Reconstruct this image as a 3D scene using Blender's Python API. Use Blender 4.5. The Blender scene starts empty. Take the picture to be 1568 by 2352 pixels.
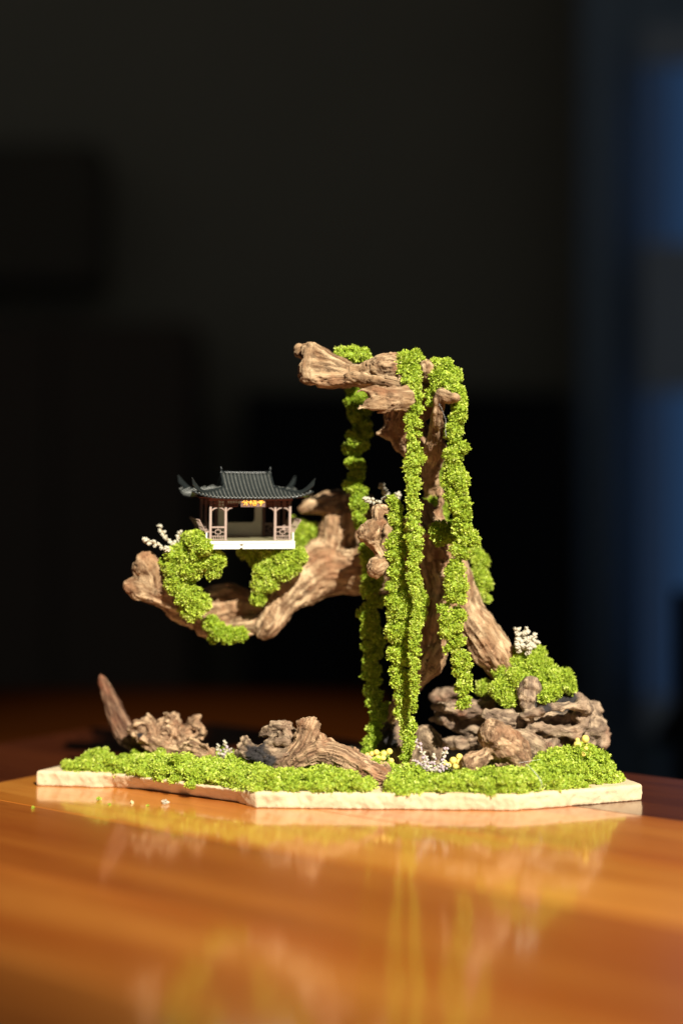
import bpy, math, random
import numpy as np
from mathutils import Vector, Matrix
random.seed(7); RNG = np.random.default_rng(7)
S = bpy.context.scene
COL = S.collection
MM = 0.001
# ------------------------------------------------------------------ camera
DIST, EYE, FOCUS = 653.0, 136.2, 24.0          # millimetres: lens to slab front edge, lens height over the table, focus plane behind that edge
cam = bpy.data.cameras.new('camera'); camo = bpy.data.objects.new('camera', cam); COL.objects.link(camo)
cam.lens = 50; cam.sensor_fit = 'VERTICAL'; cam.sensor_height = 36; cam.sensor_width = 24
cam.clip_start = 0.02; cam.clip_end = 50
camo.location = (0, -DIST*MM, EYE*MM); camo.rotation_euler = (math.radians(90), 0, 0)
cam.dof.use_dof = True; cam.dof.focus_distance = (DIST+FOCUS)*MM; cam.dof.aperture_fstop = 2.1
S.camera = camo
# ------------------------------------------------------------------ world, lamps, exposure
w = bpy.data.worlds.new('World'); S.world = w; w.use_nodes = True
w.node_tree.nodes['Background'].inputs[0].default_value = (0.9, 0.95, 1.0, 1)
w.node_tree.nodes['Background'].inputs[1].default_value = 0.042
S.view_settings.view_transform = 'Standard'; S.view_settings.look = 'None'
S.view_settings.exposure = 0; S.view_settings.gamma = 1
AZ, EL = math.radians(22), math.radians(38.5)
SUN = Vector((math.sin(AZ)*math.cos(EL), -math.cos(AZ)*math.cos(EL), math.sin(EL)))
def spot(name, target, dist, energy, size, radius, color, blend=0.1):
    l = bpy.data.lights.new(name, 'SPOT'); o = bpy.data.objects.new(name, l); COL.objects.link(o)
    l.energy = energy; l.spot_size = size; l.spot_blend = blend; l.shadow_soft_size = radius; l.color = color
    o.location = Vector(target) + SUN*dist
    o.rotation_euler = SUN.to_track_quat('Z', 'Y').to_euler()
    return o
spot('window_light', (0.055, -0.005, 0.10), 4.0, 1820, math.radians(10.6), 0.022, (1.0, 0.94, 0.80), 0.80)
# weak cool daylight on the curtain far behind
al = bpy.data.lights.new('room_daylight', 'AREA'); alo = bpy.data.objects.new('room_daylight', al); COL.objects.link(alo)
al.energy = 2.4; al.size = 0.9; al.color = (0.35, 0.62, 1.0)
alo.location = (1.75, 1.95, 0.0); alo.rotation_euler = (math.radians(90), 0, math.radians(-10))
S.cycles.use_denoising = True
S.cycles.max_bounces = 8
# ------------------------------------------------------------------ helpers
def at(x, y, Y):
    """point (mm) seen at photograph position x, y (of 1568 x 2352) when it stands Y mm behind the slab's front edge"""
    k = 0.2*(DIST+Y)/DIST
    return np.array([(x-784)*k, Y, EYE-(y-1176)*k])
def px(r, Y=30): return r*0.2*(DIST+Y)/DIST
def tag(o, label=None, cat=None, group=None, kind=None):
    if label: o['label'] = label
    if cat: o['category'] = cat
    if group: o['group'] = group
    if kind: o['kind'] = kind
    return o
def empty(name, loc_mm=(0,0,0)):
    o = bpy.data.objects.new(name, None); o.empty_display_size = 0.01; COL.objects.link(o)
    o.location = Vector(loc_mm)*MM
    return o
def link(name, me, mat=None, parent=None, loc_mm=None):
    o = bpy.data.objects.new(name, me); COL.objects.link(o)
    if mat and not me.materials: me.materials.append(mat)
    if parent: o.parent = parent
    if loc_mm is not None: o.location = Vector(loc_mm)*MM
    return o
def npmesh(name, V, F, smooth=False, attrs=None, base=None):
    """V in mm (absolute); base = origin in mm subtracted; F (n,3|4) array or list of arrays"""
    V = np.asarray(V, dtype=np.float64)
    if base is not None: V = V - np.asarray(base)
    me = bpy.data.meshes.new(name)
    Fs = F if isinstance(F, list) else [F]
    me.vertices.add(len(V)); me.vertices.foreach_set('co', (V*MM).astype(np.float32).ravel())
    loops = np.concatenate([f.ravel() for f in Fs]).astype(np.int32)
    tot = np.concatenate([np.full(len(f), f.shape[1]) for f in Fs]).astype(np.int32)
    st = np.concatenate([[0], np.cumsum(tot)[:-1]]).astype(np.int32)
    me.loops.add(len(loops)); me.loops.foreach_set('vertex_index', loops)
    me.polygons.add(len(tot)); me.polygons.foreach_set('loop_start', st)
    try: me.polygons.foreach_set('loop_total', tot)
    except Exception: pass
    me.update(calc_edges=True)
    me.polygons.foreach_set('use_smooth', np.full(len(tot), bool(smooth)))
    for k, a in (attrs or {}).items():
        at_ = me.attributes.new(k, 'FLOAT', 'POINT'); at_.data.foreach_set('value', a.astype(np.float32))
    me.validate(); return me
class MB:
    """collects faces of boxes, tubes, strips (mm)"""
    def __init__(s): s.v = []; s.f = []
    def add(s, V, F):
        n = len(s.v); s.v += [tuple(p) for p in V]; s.f += [tuple(i+n for i in f) for f in F]; return s
    def box(s, x0,x1,y0,y1,z0,z1):
        return s.add([(x0,y0,z0),(x1,y0,z0),(x1,y1,z0),(x0,y1,z0),(x0,y0,z1),(x1,y0,z1),(x1,y1,z1),(x0,y1,z1)],
                     [(0,3,2,1),(4,5,6,7),(0,1,5,4),(1,2,6,5),(2,3,7,6),(3,0,4,7)])
    def tube(s, P, R, n=8, up=(0,0,1), sx=1.0):
        P = [Vector(p) for p in P]; R = R if hasattr(R,'__len__') else [R]*len(P)
        V = []; F = []
        for i,p in enumerate(P):
            d = (P[min(i+1,len(P)-1)]-P[max(i-1,0)]).normalized()
            a = d.cross(Vector(up)); 
            if a.length < 1e-3: a = d.cross(Vector((1,0,0)))
            a.normalize(); b = a.cross(d)
            for k in range(n):
                t = 2*math.pi*(k+0.5)/n
                V.append(p + a*math.cos(t)*R[i]*sx + b*math.sin(t)*R[i])
        for i in range(len(P)-1):
            for k in range(n):
                F.append((i*n+k, i*n+(k+1)%n, (i+1)*n+(k+1)%n, (i+1)*n+k))
        F.append(tuple(range(n-1,-1,-1))); F.append(tuple((len(P)-1)*n+k for k in range(n)))
        return s.add(V, F)
    def bar(s, p, q, w=0.4, d=None):
        p = Vector(p); q = Vector(q); return s.tube([p,q], w/2*1.414, 4, up=(0,1,0.01))
    def mesh(s, name, smooth=False):
        me = bpy.data.meshes.new(name); me.from_pydata([Vector(p)*MM for p in s.v], [], s.f); me.update()
        if smooth: me.polygons.foreach_set('use_smooth', [True]*len(me.polygons))
        return me
# ---- gradient noise in numpy
_perm = np.random.RandomState(3).permutation(256); _perm = np.concatenate([_perm,_perm,_perm])
_g = np.random.RandomState(5).normal(size=(256,3)); _g /= np.linalg.norm(_g,axis=1)[:,None]
def pnoise(P):
    P = np.asarray(P, dtype=np.float64); I = np.floor(P).astype(np.int64); f = P-I; I &= 255
    u = f*f*f*(f*(f*6-15)+10); out = np.zeros(len(P))
    for dx in (0,1):
        for dy in (0,1):
            for dz in (0,1):
                h = _perm[_perm[_perm[(I[:,0]+dx)&255]+((I[:,1]+dy)&255)]+((I[:,2]+dz)&255)]
                d = (_g[h]*(f-np.array([dx,dy,dz]))).sum(1)
                out += d*(u[:,0] if dx else 1-u[:,0])*(u[:,1] if dy else 1-u[:,1])*(u[:,2] if dz else 1-u[:,2])
    return out*1.6
def fbm(P, o=3, gain=0.5):
    a = 1.0; s = 0; P = np.asarray(P)
    for i in range(o): s = s + a*pnoise(P*(2.03**i)+17.3*i); a *= gain
    return s
# ---- surface nets
def surfnets(F, org, h):
    s = F < 0
    nx,ny,nz = F.shape
    c = np.zeros((nx-1,ny-1,nz-1), np.uint8)
    for i in (0,1):
        for j in (0,1):
            for k in (0,1): c += s[i:nx-1+i, j:ny-1+j, k:nz-1+k]
    act = (c>0)&(c<8); idx = np.argwhere(act)
    ID = -np.ones(act.shape, np.int64); ID[act] = np.arange(len(idx))
    acc = np.zeros((len(idx),3)); cnt = np.zeros(len(idx))
    I,J,K = idx.T
    for ax in range(3):
        o1,o2 = [a for a in range(3) if a!=ax]
        for b in (0,1):
            for d in (0,1):
                off0 = [0,0,0]; off0[o1]=b; off0[o2]=d; off1 = list(off0); off1[ax]=1
                f0 = F[I+off0[0],J+off0[1],K+off0[2]]; f1 = F[I+off1[0],J+off1[1],K+off1[2]]
                m = (f0<0)!=(f1<0); t = f0[m]/(f0[m]-f1[m])
                p = np.tile(np.array(off0,float),(m.sum(),1)); p[:,ax] = t
                acc[m] += p; cnt[m] += 1
    V = (idx + acc/cnt[:,None])*h + org
    quads = []
    for ax in range(3):
        o1,o2 = [(1,2),(2,0),(0,1)][ax]
        sl0 = [slice(None)]*3; sl1 = [slice(None)]*3; sl0[ax]=slice(0,-1); sl1[ax]=slice(1,None)
        a = s[tuple(sl0)]; b = s[tuple(sl1)]; ch = np.argwhere(a!=b)
        ch = ch[(ch[:,o1]>0)&(ch[:,o2]>0)&(ch[:,o1]<F.shape[o1]-1)&(ch[:,o2]<F.shape[o2]-1)]
        fl = a[tuple(ch.T)]
        def g(u,v):
            c2 = ch.copy(); c2[:,o1]-=u; c2[:,o2]-=v; return ID[tuple(c2.T)]
        q = np.stack([g(1,1),g(0,1),g(0,0),g(1,0)],1); q[~fl] = q[~fl][:,::-1]; quads.append(q)
    return V, np.concatenate(quads)
def smin(a,b,k):
    h = np.clip(0.5+0.5*(b-a)/k,0,1); return b*(1-h)+a*h-k*h*(1-h)
class Limb:
    def __init__(s, pts, ky=1.0, k=3.0, grain=1.0, sub=True):
        """pts: (x, y, Y, r) with x, y, r on the photograph grid"""
        P = np.array([at(p[0],p[1],p[2]) for p in pts]); R = np.array([px(p[3],p[2]) for p in pts])
        if sub and len(P) > 2:                                   # Catmull-Rom
            Q=[];T=[]
            for i in range(len(P)-1):
                p0,p1,p2,p3 = P[max(i-1,0)],P[i],P[i+1],P[min(i+2,len(P)-1)]
                r0,r1,r2,r3 = R[max(i-1,0)],R[i],R[i+1],R[min(i+2,len(P)-1)]
                for t in (0,0.5):
                    f = lambda a,b,c,d: 0.5*((2*b)+(-a+c)*t+(2*a-5*b+4*c-d)*t*t+(-a+3*b-3*c+d)*t**3)
                    Q.append(f(p0,p1,p2,p3)); T.append(f(r0,r1,r2,r3))
            Q.append(P[-1]); T.append(R[-1]); P=np.array(Q); R=np.array(T)
        s.P=P; s.R=np.maximum(R,0.4); s.ky=ky; s.k=k; s.grain=grain
def seg_d(G, a, b, ra, rb, ky):
    ab = b-a; ab2 = ab.copy(); ab2[1]/=ky
    dx=G[0]-a[0]; dy=(G[1]-a[1])/ky; dz=G[2]-a[2]
    t = np.clip((dx*ab2[0]+dy*ab2[1]+dz*ab2[2])/max((ab2**2).sum(),1e-6),0,1)
    d = np.sqrt((dx-t*ab2[0])**2+(dy-t*ab2[1])**2+(dz-t*ab2[2])**2)
    return d-(ra+(rb-ra)*t), t
def wood(name, limbs, carves=(), h=0.8, lump=1.2, grit=0.5, streak=0.6, burn=(), mat=None, parent=None, zmin=None, seed=0, aniso=0.07, freq=0.45, base=None, chips=0.0, ridge=0.0):
    allP = np.concatenate([l.P for l in limbs]); rr = max(l.R.max() for l in limbs)+5
    lo = allP.min(0)-rr; hi = allP.max(0)+rr
    n = np.ceil((hi-lo)/h).astype(int)+1
    F = np.full(n, 50.0, np.float32); ax = [lo[i]+np.arange(n[i])*h for i in range(3)]
    def upd(a,b,ra,rb,ky,k,sub=False):
        m = max(ra,rb)+k+2.5*h
        l = np.minimum(a,b)-m; u = np.maximum(a,b)+m
        if ky>1: l[1]=min(a[1],b[1])-m*ky; u[1]=max(a[1],b[1])+m*ky
        i0 = np.maximum(((l-lo)/h).astype(int),0); i1 = np.minimum(((u-lo)/h).astype(int)+2, n)
        if (i1<=i0).any(): return
        sl = tuple(slice(i0[i],i1[i]) for i in range(3))
        G = np.meshgrid(*[ax[i][sl[i]] for i in range(3)], indexing='ij', sparse=True)
        d,_ = seg_d(G,a,b,ra,rb,ky); d = d.astype(np.float32)
        F[sl] = -smin(-F[sl], d, k) if sub else smin(F[sl], d, k)
    for L in limbs:
        for i in range(max(len(L.P)-1,1)):
            j=min(i+1,len(L.P)-1); upd(L.P[i],L.P[j],L.R[i],L.R[j],L.ky,L.k)
    for L in carves:
        for i in range(max(len(L.P)-1,1)):
            j=min(i+1,len(L.P)-1); upd(L.P[i],L.P[j],L.R[i],L.R[j],L.ky,1.0,True)
    if zmin is not None: F = np.maximum(F, (zmin-ax[2])[None,None,:].astype(np.float32))
    V,Q = surfnets(F, lo, h)
    # grain: noise in each limb's own frame, blended where limbs meet
    N=len(V); flow=np.zeros((N,3)); wmax=np.zeros(N); acc=np.zeros(N); acc2=np.zeros(N); W=np.zeros(N)+1e-6
    for li,L in enumerate(limbs):
        best=np.full(N,1e9); tt=np.zeros(N); A=np.zeros(N); B=np.zeros(N); s0=0
        ref=np.array([0.3,0.9,0.2])
        for i in range(max(len(L.P)-1,1)):
            j=min(i+1,len(L.P)-1); a=L.P[i]; b=L.P[j]; ab=b-a; ln=np.linalg.norm(ab)
            dr = ab/ln if ln>1e-6 else np.array([0,0,1.0])
            ref = ref-dr*ref.dot(dr); ref/=np.linalg.norm(ref)+1e-9; bi=np.cross(dr,ref)
            d,t = seg_d((V[:,0],V[:,1],V[:,2]),a,b,L.R[i],L.R[j],L.ky)
            m = d<best; o = V-a; best[m]=d[m]; tt[m]=s0+(o@dr)[m]; A[m]=(o@ref)[m]; B[m]=(o@bi)[m]; s0+=ln
        wgt = np.exp(-np.clip(best,-5,40)/1.2); mm = wgt>1e-3
        if not mm.any(): continue
        q = np.stack([A[mm],B[mm],tt[mm]*aniso],1)*freq + seed*13.7 + li*5.1
        up_=wgt>wmax; wmax[up_]=wgt[up_]; flow[up_]=np.stack([A,B,tt*aniso],1)[up_]+li*7.3+seed*3.1
        g1 = fbm(q + 0.35*np.sin(tt[mm]*0.15)[:,None],3,0.6); g2 = fbm(q*2.3+9,2)
        acc[mm]+=wgt[mm]*g1*L.grain; acc2[mm]+=wgt[mm]*g2; W[mm]+=wgt[mm]
    g1=acc/W; g2=acc2/W
    # normals
    e1=V[Q[:,2]]-V[Q[:,0]]; e2=V[Q[:,3]]-V[Q[:,1]]; fn=np.cross(e1,e2)
    nr=np.zeros((N,3)); [np.add.at(nr,Q[:,i],fn) for i in range(4)]
    nr/=np.linalg.norm(nr,axis=1)[:,None]+1e-9
    big=fbm(V*0.07+seed*3.1,2); med=fbm(V*0.22+seed*7.7,3)
    crack=np.exp(-(g1/0.075)**2)*np.clip(0.6+1.6*fbm(V*0.09+seed*2.2+60,2),0,1)
    disp = lump*big + grit*med + streak*(0.55*g1 - 0.75*crack + 0.30*g2)
    disp = disp + ridge*(0.5-1.9*np.abs(fbm(V*np.array([0.085,0.085,0.15])+seed*1.3+20,3,0.55)))
    if chips: disp -= chips*np.clip(fbm(V*0.16+40+seed,2)-0.15,0,1)*2
    V2 = V+nr*disp[:,None]
    if zmin is not None: V2[:,2]=np.maximum(V2[:,2],zmin-0.5)
    bn=np.zeros(N)
    for (x,y,Y,r) in burn:
        c=at(x,y,Y); R=px(r,Y); d=np.linalg.norm((V-c)*np.array([1,0.7,1]),axis=1)/R + 0.35*med
        bn=np.maximum(bn,np.clip((1.15-d)*3,0,1))
    me=npmesh(name,V2,Q,True,{'grain':g1,'fine':g2,'patch':big*0.7+med*0.5,'burn':bn,'crack':crack},base=base)
    fa=me.attributes.new('flow','FLOAT_VECTOR','POINT'); fa.data.foreach_set('vector',flow.astype(np.float32).ravel())
    return link(name,me,mat,parent,base)
# ------------------------------------------------------------------ materials
def newmat(name):
    m=bpy.data.materials.new(name); m.use_nodes=True; nt=m.node_tree; b=nt.nodes['Principled BSDF']; return m,nt,b
def nd(nt,t,**k):
    n=nt.nodes.new(t)
    for a,v in k.items(): setattr(n,a,v)
    return n
def mix(nt,fac,a,b,mode='MIX'):
    n=nd(nt,'ShaderNodeMix',data_type='RGBA',blend_type=mode); L=nt.links
    for sock,v in ((n.inputs[0],fac),(n.inputs[6],a),(n.inputs[7],b)):
        if hasattr(v,'links'): L.new(v,sock)
        elif isinstance(v,(int,float)): sock.default_value=v
        else: sock.default_value=(*v,1)
    return n.outputs[2]
def ramp(nt,src,a,b):
    n=nd(nt,'ShaderNodeMapRange'); n.inputs[1].default_value=a; n.inputs[2].default_value=b; nt.links.new(src,n.inputs[0]); return n.outputs[0]
def attr(nt,name): return nd(nt,'ShaderNodeAttribute',attribute_name=name).outputs['Fac']
def noise(nt,scale,detail=4,rough=0.6,vec=None,dist=0):
    n=nd(nt,'ShaderNodeTexNoise'); n.inputs['Scale'].default_value=scale; n.inputs['Detail'].default_value=detail
    n.inputs['Roughness'].default_value=rough; n.inputs['Distortion'].default_value=dist
    if vec is None:
        tc=nd(nt,'ShaderNodeTexCoord'); vec=tc.outputs['Object']
    nt.links.new(vec,n.inputs['Vector']); return n.outputs['Fac']
def bump(nt,b,src,st,dist):
    n=nd(nt,'ShaderNodeBump'); n.inputs['Strength'].default_value=st; n.inputs['Distance'].default_value=dist
    nt.links.new(src,n.inputs['Height']); nt.links.new(n.outputs[0],b.inputs['Normal'])
def wood_mat(name, light, mid, dark, redd=(0.30,0.10,0.05), black=(0.035,0.03,0.03), rough=0.72):
    m,nt,b=newmat(name); L=nt.links
    g=attr(nt,'grain'); f=attr(nt,'fine'); p=attr(nt,'patch'); bn=attr(nt,'burn')
    c=mix(nt,ramp(nt,g,-0.38,0.42),dark,light)
    c=mix(nt,ramp(nt,p,-0.1,0.75),c,mid)
    nz=noise(nt,160,5,0.65)
    fl=nd(nt,'ShaderNodeAttribute',attribute_name='flow').outputs['Vector']; gf=noise(nt,1.1,6,0.72,fl,0.3); g3=noise(nt,0.42,4,0.6,fl,0.5)
    c=mix(nt,ramp(nt,g3,0.50,0.72),c,mid); fm0=nd(nt,'ShaderNodeMath',operation='MULTIPLY'); fm0.inputs[1].default_value=0.75; L.new(ramp(nt,gf,0.53,0.70),fm0.inputs[0]); c=mix(nt,fm0.outputs[0],c,dark)
    c=mix(nt,ramp(nt,noise(nt,45,3,0.6),0.52,0.72),c,redd)
    fm=nd(nt,'ShaderNodeMath',operation='MULTIPLY'); fm.inputs[1].default_value=0.55; L.new(ramp(nt,f,0.12,0.55),fm.inputs[0])
    c=mix(nt,fm.outputs[0],c,dark)
    c=mix(nt,ramp(nt,nz,0.66,0.80),c,tuple(v*0.35 for v in dark))
    cm=nd(nt,'ShaderNodeMath',operation='MULTIPLY'); cm.inputs[1].default_value=0.75; L.new(attr(nt,'crack'),cm.inputs[0]); c=mix(nt,cm.outputs[0],c,tuple(v*0.45 for v in dark))
    c=mix(nt,bn,c,black)
    L.new(c,b.inputs['Base Color']); b.inputs['Roughness'].default_value=rough; b.inputs['Specular IOR Level'].default_value=0.25
    ad=nd(nt,'ShaderNodeMath',operation='MULTIPLY_ADD'); ad.inputs[1].default_value=-2.2; L.new(gf,ad.inputs[0]); L.new(noise(nt,420,5,0.7),ad.inputs[2])
    bump(nt,b,ad.outputs[0],0.75,0.0007)
    return m
M_horn=wood_mat('driftwood_shaded',(0.30,0.18,0.11),(0.18,0.085,0.045),(0.07,0.028,0.014))  # wood darkened and reddened: the shade on the horn is in its colour
M_trunk = wood_mat('driftwood_tan',(0.66,0.47,0.28),(0.40,0.24,0.125),(0.145,0.075,0.036),redd=(0.34,0.16,0.08))
M_grey  = wood_mat('driftwood_grey',(0.48,0.35,0.225),(0.30,0.20,0.13),(0.11,0.07,0.045),redd=(0.27,0.12,0.07))
M_rock  = wood_mat('driftwood_dark',(0.52,0.38,0.25),(0.33,0.225,0.15),(0.13,0.085,0.06),redd=(0.25,0.085,0.04))
M_log   = wood_mat('driftwood_log',(0.62,0.42,0.25),(0.38,0.215,0.12),(0.13,0.07,0.038),redd=(0.36,0.15,0.07))
def moss_mat(name, a, b_, c_, trans=0.28):
    m,nt,b=newmat(name); L=nt.links
    t=attr(nt,'tint'); col=mix(nt,ramp(nt,t,0.05,0.72),a,b_); col=mix(nt,ramp(nt,t,0.68,0.98),col,c_)
    L.new(col,b.inputs['Base Color']); b.inputs['Roughness'].default_value=0.55; b.inputs['Specular IOR Level'].default_value=0.3
    tr=nd(nt,'ShaderNodeBsdfTranslucent'); L.new(col,tr.inputs[0]); mx=nd(nt,'ShaderNodeMixShader'); mx.inputs[0].default_value=trans
    L.new(b.outputs[0],mx.inputs[1]); L.new(tr.outputs[0],mx.inputs[2]); L.new(mx.outputs[0],nt.nodes['Material Output'].inputs[0])
    return m
M_moss = moss_mat('preserved_moss',(0.31,0.43,0.036),(0.60,0.71,0.080),(0.84,0.90,0.28))
M_mossd= moss_mat('preserved_moss_shaded',(0.28,0.41,0.032),(0.51,0.64,0.056),(0.70,0.80,0.17))  # moss colour darkened to put in the shade on rear and lower clumps
def flat(name,c,rough=0.6,spec=0.4,var=0.0,scale=60,bmp=0,metal=0,coat=0):
    m,nt,b=newmat(name)
    if var:
        col=mix(nt,ramp(nt,noise(nt,scale,5,0.6),0.3,0.7),tuple(v*(1-var) for v in c),tuple(min(1,v*(1+var)) for v in c)); nt.links.new(col,b.inputs['Base Color'])
    else: b.inputs['Base Color'].default_value=(*c,1)
    b.inputs['Roughness'].default_value=rough; b.inputs['Specular IOR Level'].default_value=spec; b.inputs['Metallic'].default_value=metal
    if bmp: bump(nt,b,noise(nt,scale*3,4,0.6),bmp,0.0004)
    return m
def plaster():
    m,nt,b=newmat('cream_plaster'); L=nt.links
    c=mix(nt,ramp(nt,noise(nt,90,5,0.6),0.3,0.7),(0.58,0.44,0.28),(0.69,0.54,0.35))
    c=mix(nt,ramp(nt,noise(nt,22,5,0.65),0.56,0.74),c,(0.47,0.31,0.17))
    c=mix(nt,ramp(nt,noise(nt,330,3,0.6),0.68,0.78),c,(0.36,0.24,0.13))
    L.new(c,b.inputs['Base Color']); b.inputs['Roughness'].default_value=0.88; b.inputs['Specular IOR Level'].default_value=0.15
    bump(nt,b,noise(nt,260,6,0.7),0.8,0.0006); return m
M_plaster=plaster()
# ------------------------------------------------------------------ table
def table():
    t=empty('wooden_table',(0,-100,0)); tag(t,'glossy lacquered orange wooden table that carries the miniature landscape','table')
    def plank_mat(name,c1,c2,c3,rough=0.34):
        m,nt,b=newmat(name); L=nt.links
        tc=nd(nt,'ShaderNodeTexCoord'); oi=nd(nt,'ShaderNodeObjectInfo'); mp=nd(nt,'ShaderNodeMapping'); L.new(tc.outputs['Object'],mp.inputs[0])
        mp.inputs['Scale'].default_value=(2.2,30,10)
        cx=nd(nt,'ShaderNodeCombineXYZ'); mu=nd(nt,'ShaderNodeMath',operation='MULTIPLY'); mu.inputs[1].default_value=37; L.new(oi.outputs['Random'],mu.inputs[0]); L.new(mu.outputs[0],cx.inputs[0]); L.new(cx.outputs[0],mp.inputs['Location'])
        n1=noise(nt,1.3,5,0.55,mp.outputs[0],0.6); n2=noise(nt,9,4,0.7,mp.outputs[0],0.2)
        c=mix(nt,ramp(nt,n1,0.42,0.60),c1,c2); c=mix(nt,ramp(nt,n2,0.55,0.8),c,c3)
        c=mix(nt,ramp(nt,oi.outputs['Random'],0.0,1.0),c,mix(nt,0.28,c,c3))
        L.new(c,b.inputs['Base Color']); b.inputs['Roughness'].default_value=rough; b.inputs['Specular IOR Level'].default_value=0.5
        b.inputs['Coat Weight'].default_value=1.0; b.inputs['Coat Roughness'].default_value=0.10; b.inputs['Coat IOR'].default_value=1.55
        bump(nt,b,noise(nt,70,4,0.6,tc.outputs['Object']),0.08,0.0006)
        return m
    mo=plank_mat('orange_lacquered_wood',(0.42,0.105,0.013),(0.58,0.195,0.030),(0.24,0.055,0.008),0.34)
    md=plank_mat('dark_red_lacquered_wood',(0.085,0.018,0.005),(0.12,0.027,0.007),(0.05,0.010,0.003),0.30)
    my=plank_mat('golden_lacquered_wood',(0.47,0.145,0.016),(0.66,0.255,0.040),(0.34,0.09,0.011))
    mr=plank_mat('red_orange_lacquered_wood',(0.34,0.085,0.011),(0.46,0.14,0.020),(0.22,0.048,0.007))
    mb_=plank_mat('brown_orange_lacquered_wood',(0.30,0.082,0.011),(0.42,0.14,0.022),(0.19,0.050,0.007))
    ang=math.atan2(-30,40)                        # direction the planks run
    R=Matrix.Rotation(ang,3,'Z'); corner=Vector((110.4,3.2,0))
    def board(u0,u1,v0,v1,mat,name):
        # u along the plank from the corner line, v across (negative = towards the viewer); table top at z = 0
        mb=MB(); b=0.35
        x0,x1,y0,y1=u0+0.12,u1-0.12,v0+0.12,v1-0.12; cx,cy=(x0+x1)/2,(y0+y1)/2; hx,hy=(x1-x0)/2,(y1-y0)/2
        V=[];F=[]
        for z,i in ((-24,0),(-b,0),(0,b)):
            V+=[(-hx+i,-hy+i,z),(hx-i,-hy+i,z),(hx-i,hy-i,z),(-hx+i,hy-i,z)]
        F=[(3,2,1,0),(8,9,10,11)]
        for r in (0,4):
            for k in range(4): F.append((r+k,r+(k+1)%4,r+4+(k+1)%4,r+4+k))
        mb.add(V,F)
        o=link(name,mb.mesh(name),mat,t); p=corner+R@Vector((cx,cy,0))
        o.location=(p-Vector((0,-100,0)))*MM; o.rotation_euler=(0,0,ang)
    uL=-262                                          # left end of the orange field
    vs=[0,-78,-150,-232,-305,-384,-460,-540,-620,-700]
    for i in range(len(vs)-1): board(uL,560,vs[i+1],vs[i],[mo,my,mr,mo,mb_,mr,mb_,mb_,mr][i],'plank')
    for v0,v1 in ((0,92),): board(uL-96,560,v0,v1,md,'dark_red_board')  # darker red boards, behind the planks and at their left end
    board(uL-96,uL,-700,0,md,'dark_red_board')
    return t
table()
# ------------------------------------------------------------------ slab
def slab():
    poly=np.array([(-152.9,54),(-113.4,47.3),(-39.8,0),(79.6,-5.7),(142.8,18.7),(138,36),(118,78),(84,108),(10,124),(-70,112),(-128,88),(-147,64)])
    h=0.75; lo=np.array([-158.,-12.,-2.]); hi=np.array([149.,130.,12.])
    n=np.ceil((hi-lo)/h).astype(int)+1; ax=[lo[i]+np.arange(n[i])*h for i in range(3)]
    X,Y=np.meshgrid(ax[0],ax[1],indexing='ij')
    d=np.full(X.shape,1e9); ins=np.zeros(X.shape,bool); m=len(poly)
    for i in range(m):
        a=poly[i]; b=poly[(i+1)%m]; e=b-a; wx=X-a[0]; wy=Y-a[1]; t=np.clip((wx*e[0]+wy*e[1])/(e@e),0,1)
        d=np.minimum(d,np.hypot(wx-t*e[0],wy-t*e[1]))
        c=((a[1]<=Y)&(b[1]>Y))|((b[1]<=Y)&(a[1]>Y)); xx=a[0]+(Y-a[1])*(e[0]/(e[1] if abs(e[1])>1e-9 else 1e-9)); ins^=c&(X<xx)
    d=np.where(ins,-d,d)
    Z=ax[2][None,None,:]; und=np.clip((-(X+39))/10,0,1)*np.clip((X+122)/26,0,1)
    D=d[:,:,None]+(0.10+und*0.85)[:,:,None]*(7.6-Z)
    P=np.stack(np.broadcast_arrays(X[:,:,None],Y[:,:,None],Z),-1).reshape(-1,3)
    near=(np.abs(D)<4).reshape(-1); nn=np.zeros(len(P)); nn[near]=1.0*fbm(P[near]*0.09,2)+0.45*fbm(P[near]*0.4,3); nn=nn.reshape(D.shape)
    D=D+nn
    top=Z-7.6; k=1.6
    ch=np.zeros(D.shape)
    q=np.maximum(D+k,0)**2+np.maximum(top+k,0)**2
    F=np.minimum(np.maximum(D,top)+0,1e9); F=np.where((D>-k)&(top>-k),np.sqrt(q)-k,F)
    F=np.maximum(F,-Z+0.05+0*D)
    V,Q=surfnets(F.astype(np.float32),lo,h)
    V[:,2]+=0.10*fbm(V*0.25,2)*(V[:,2]>1)
    me=npmesh('plaster_slab',V,Q,True,base=(0,50,0)); o=link('plaster_slab',me,M_plaster,None,(0,50,0))
    tag(o,'cream plaster slab with broken edges under the whole landscape','slab')
slab()
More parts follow.
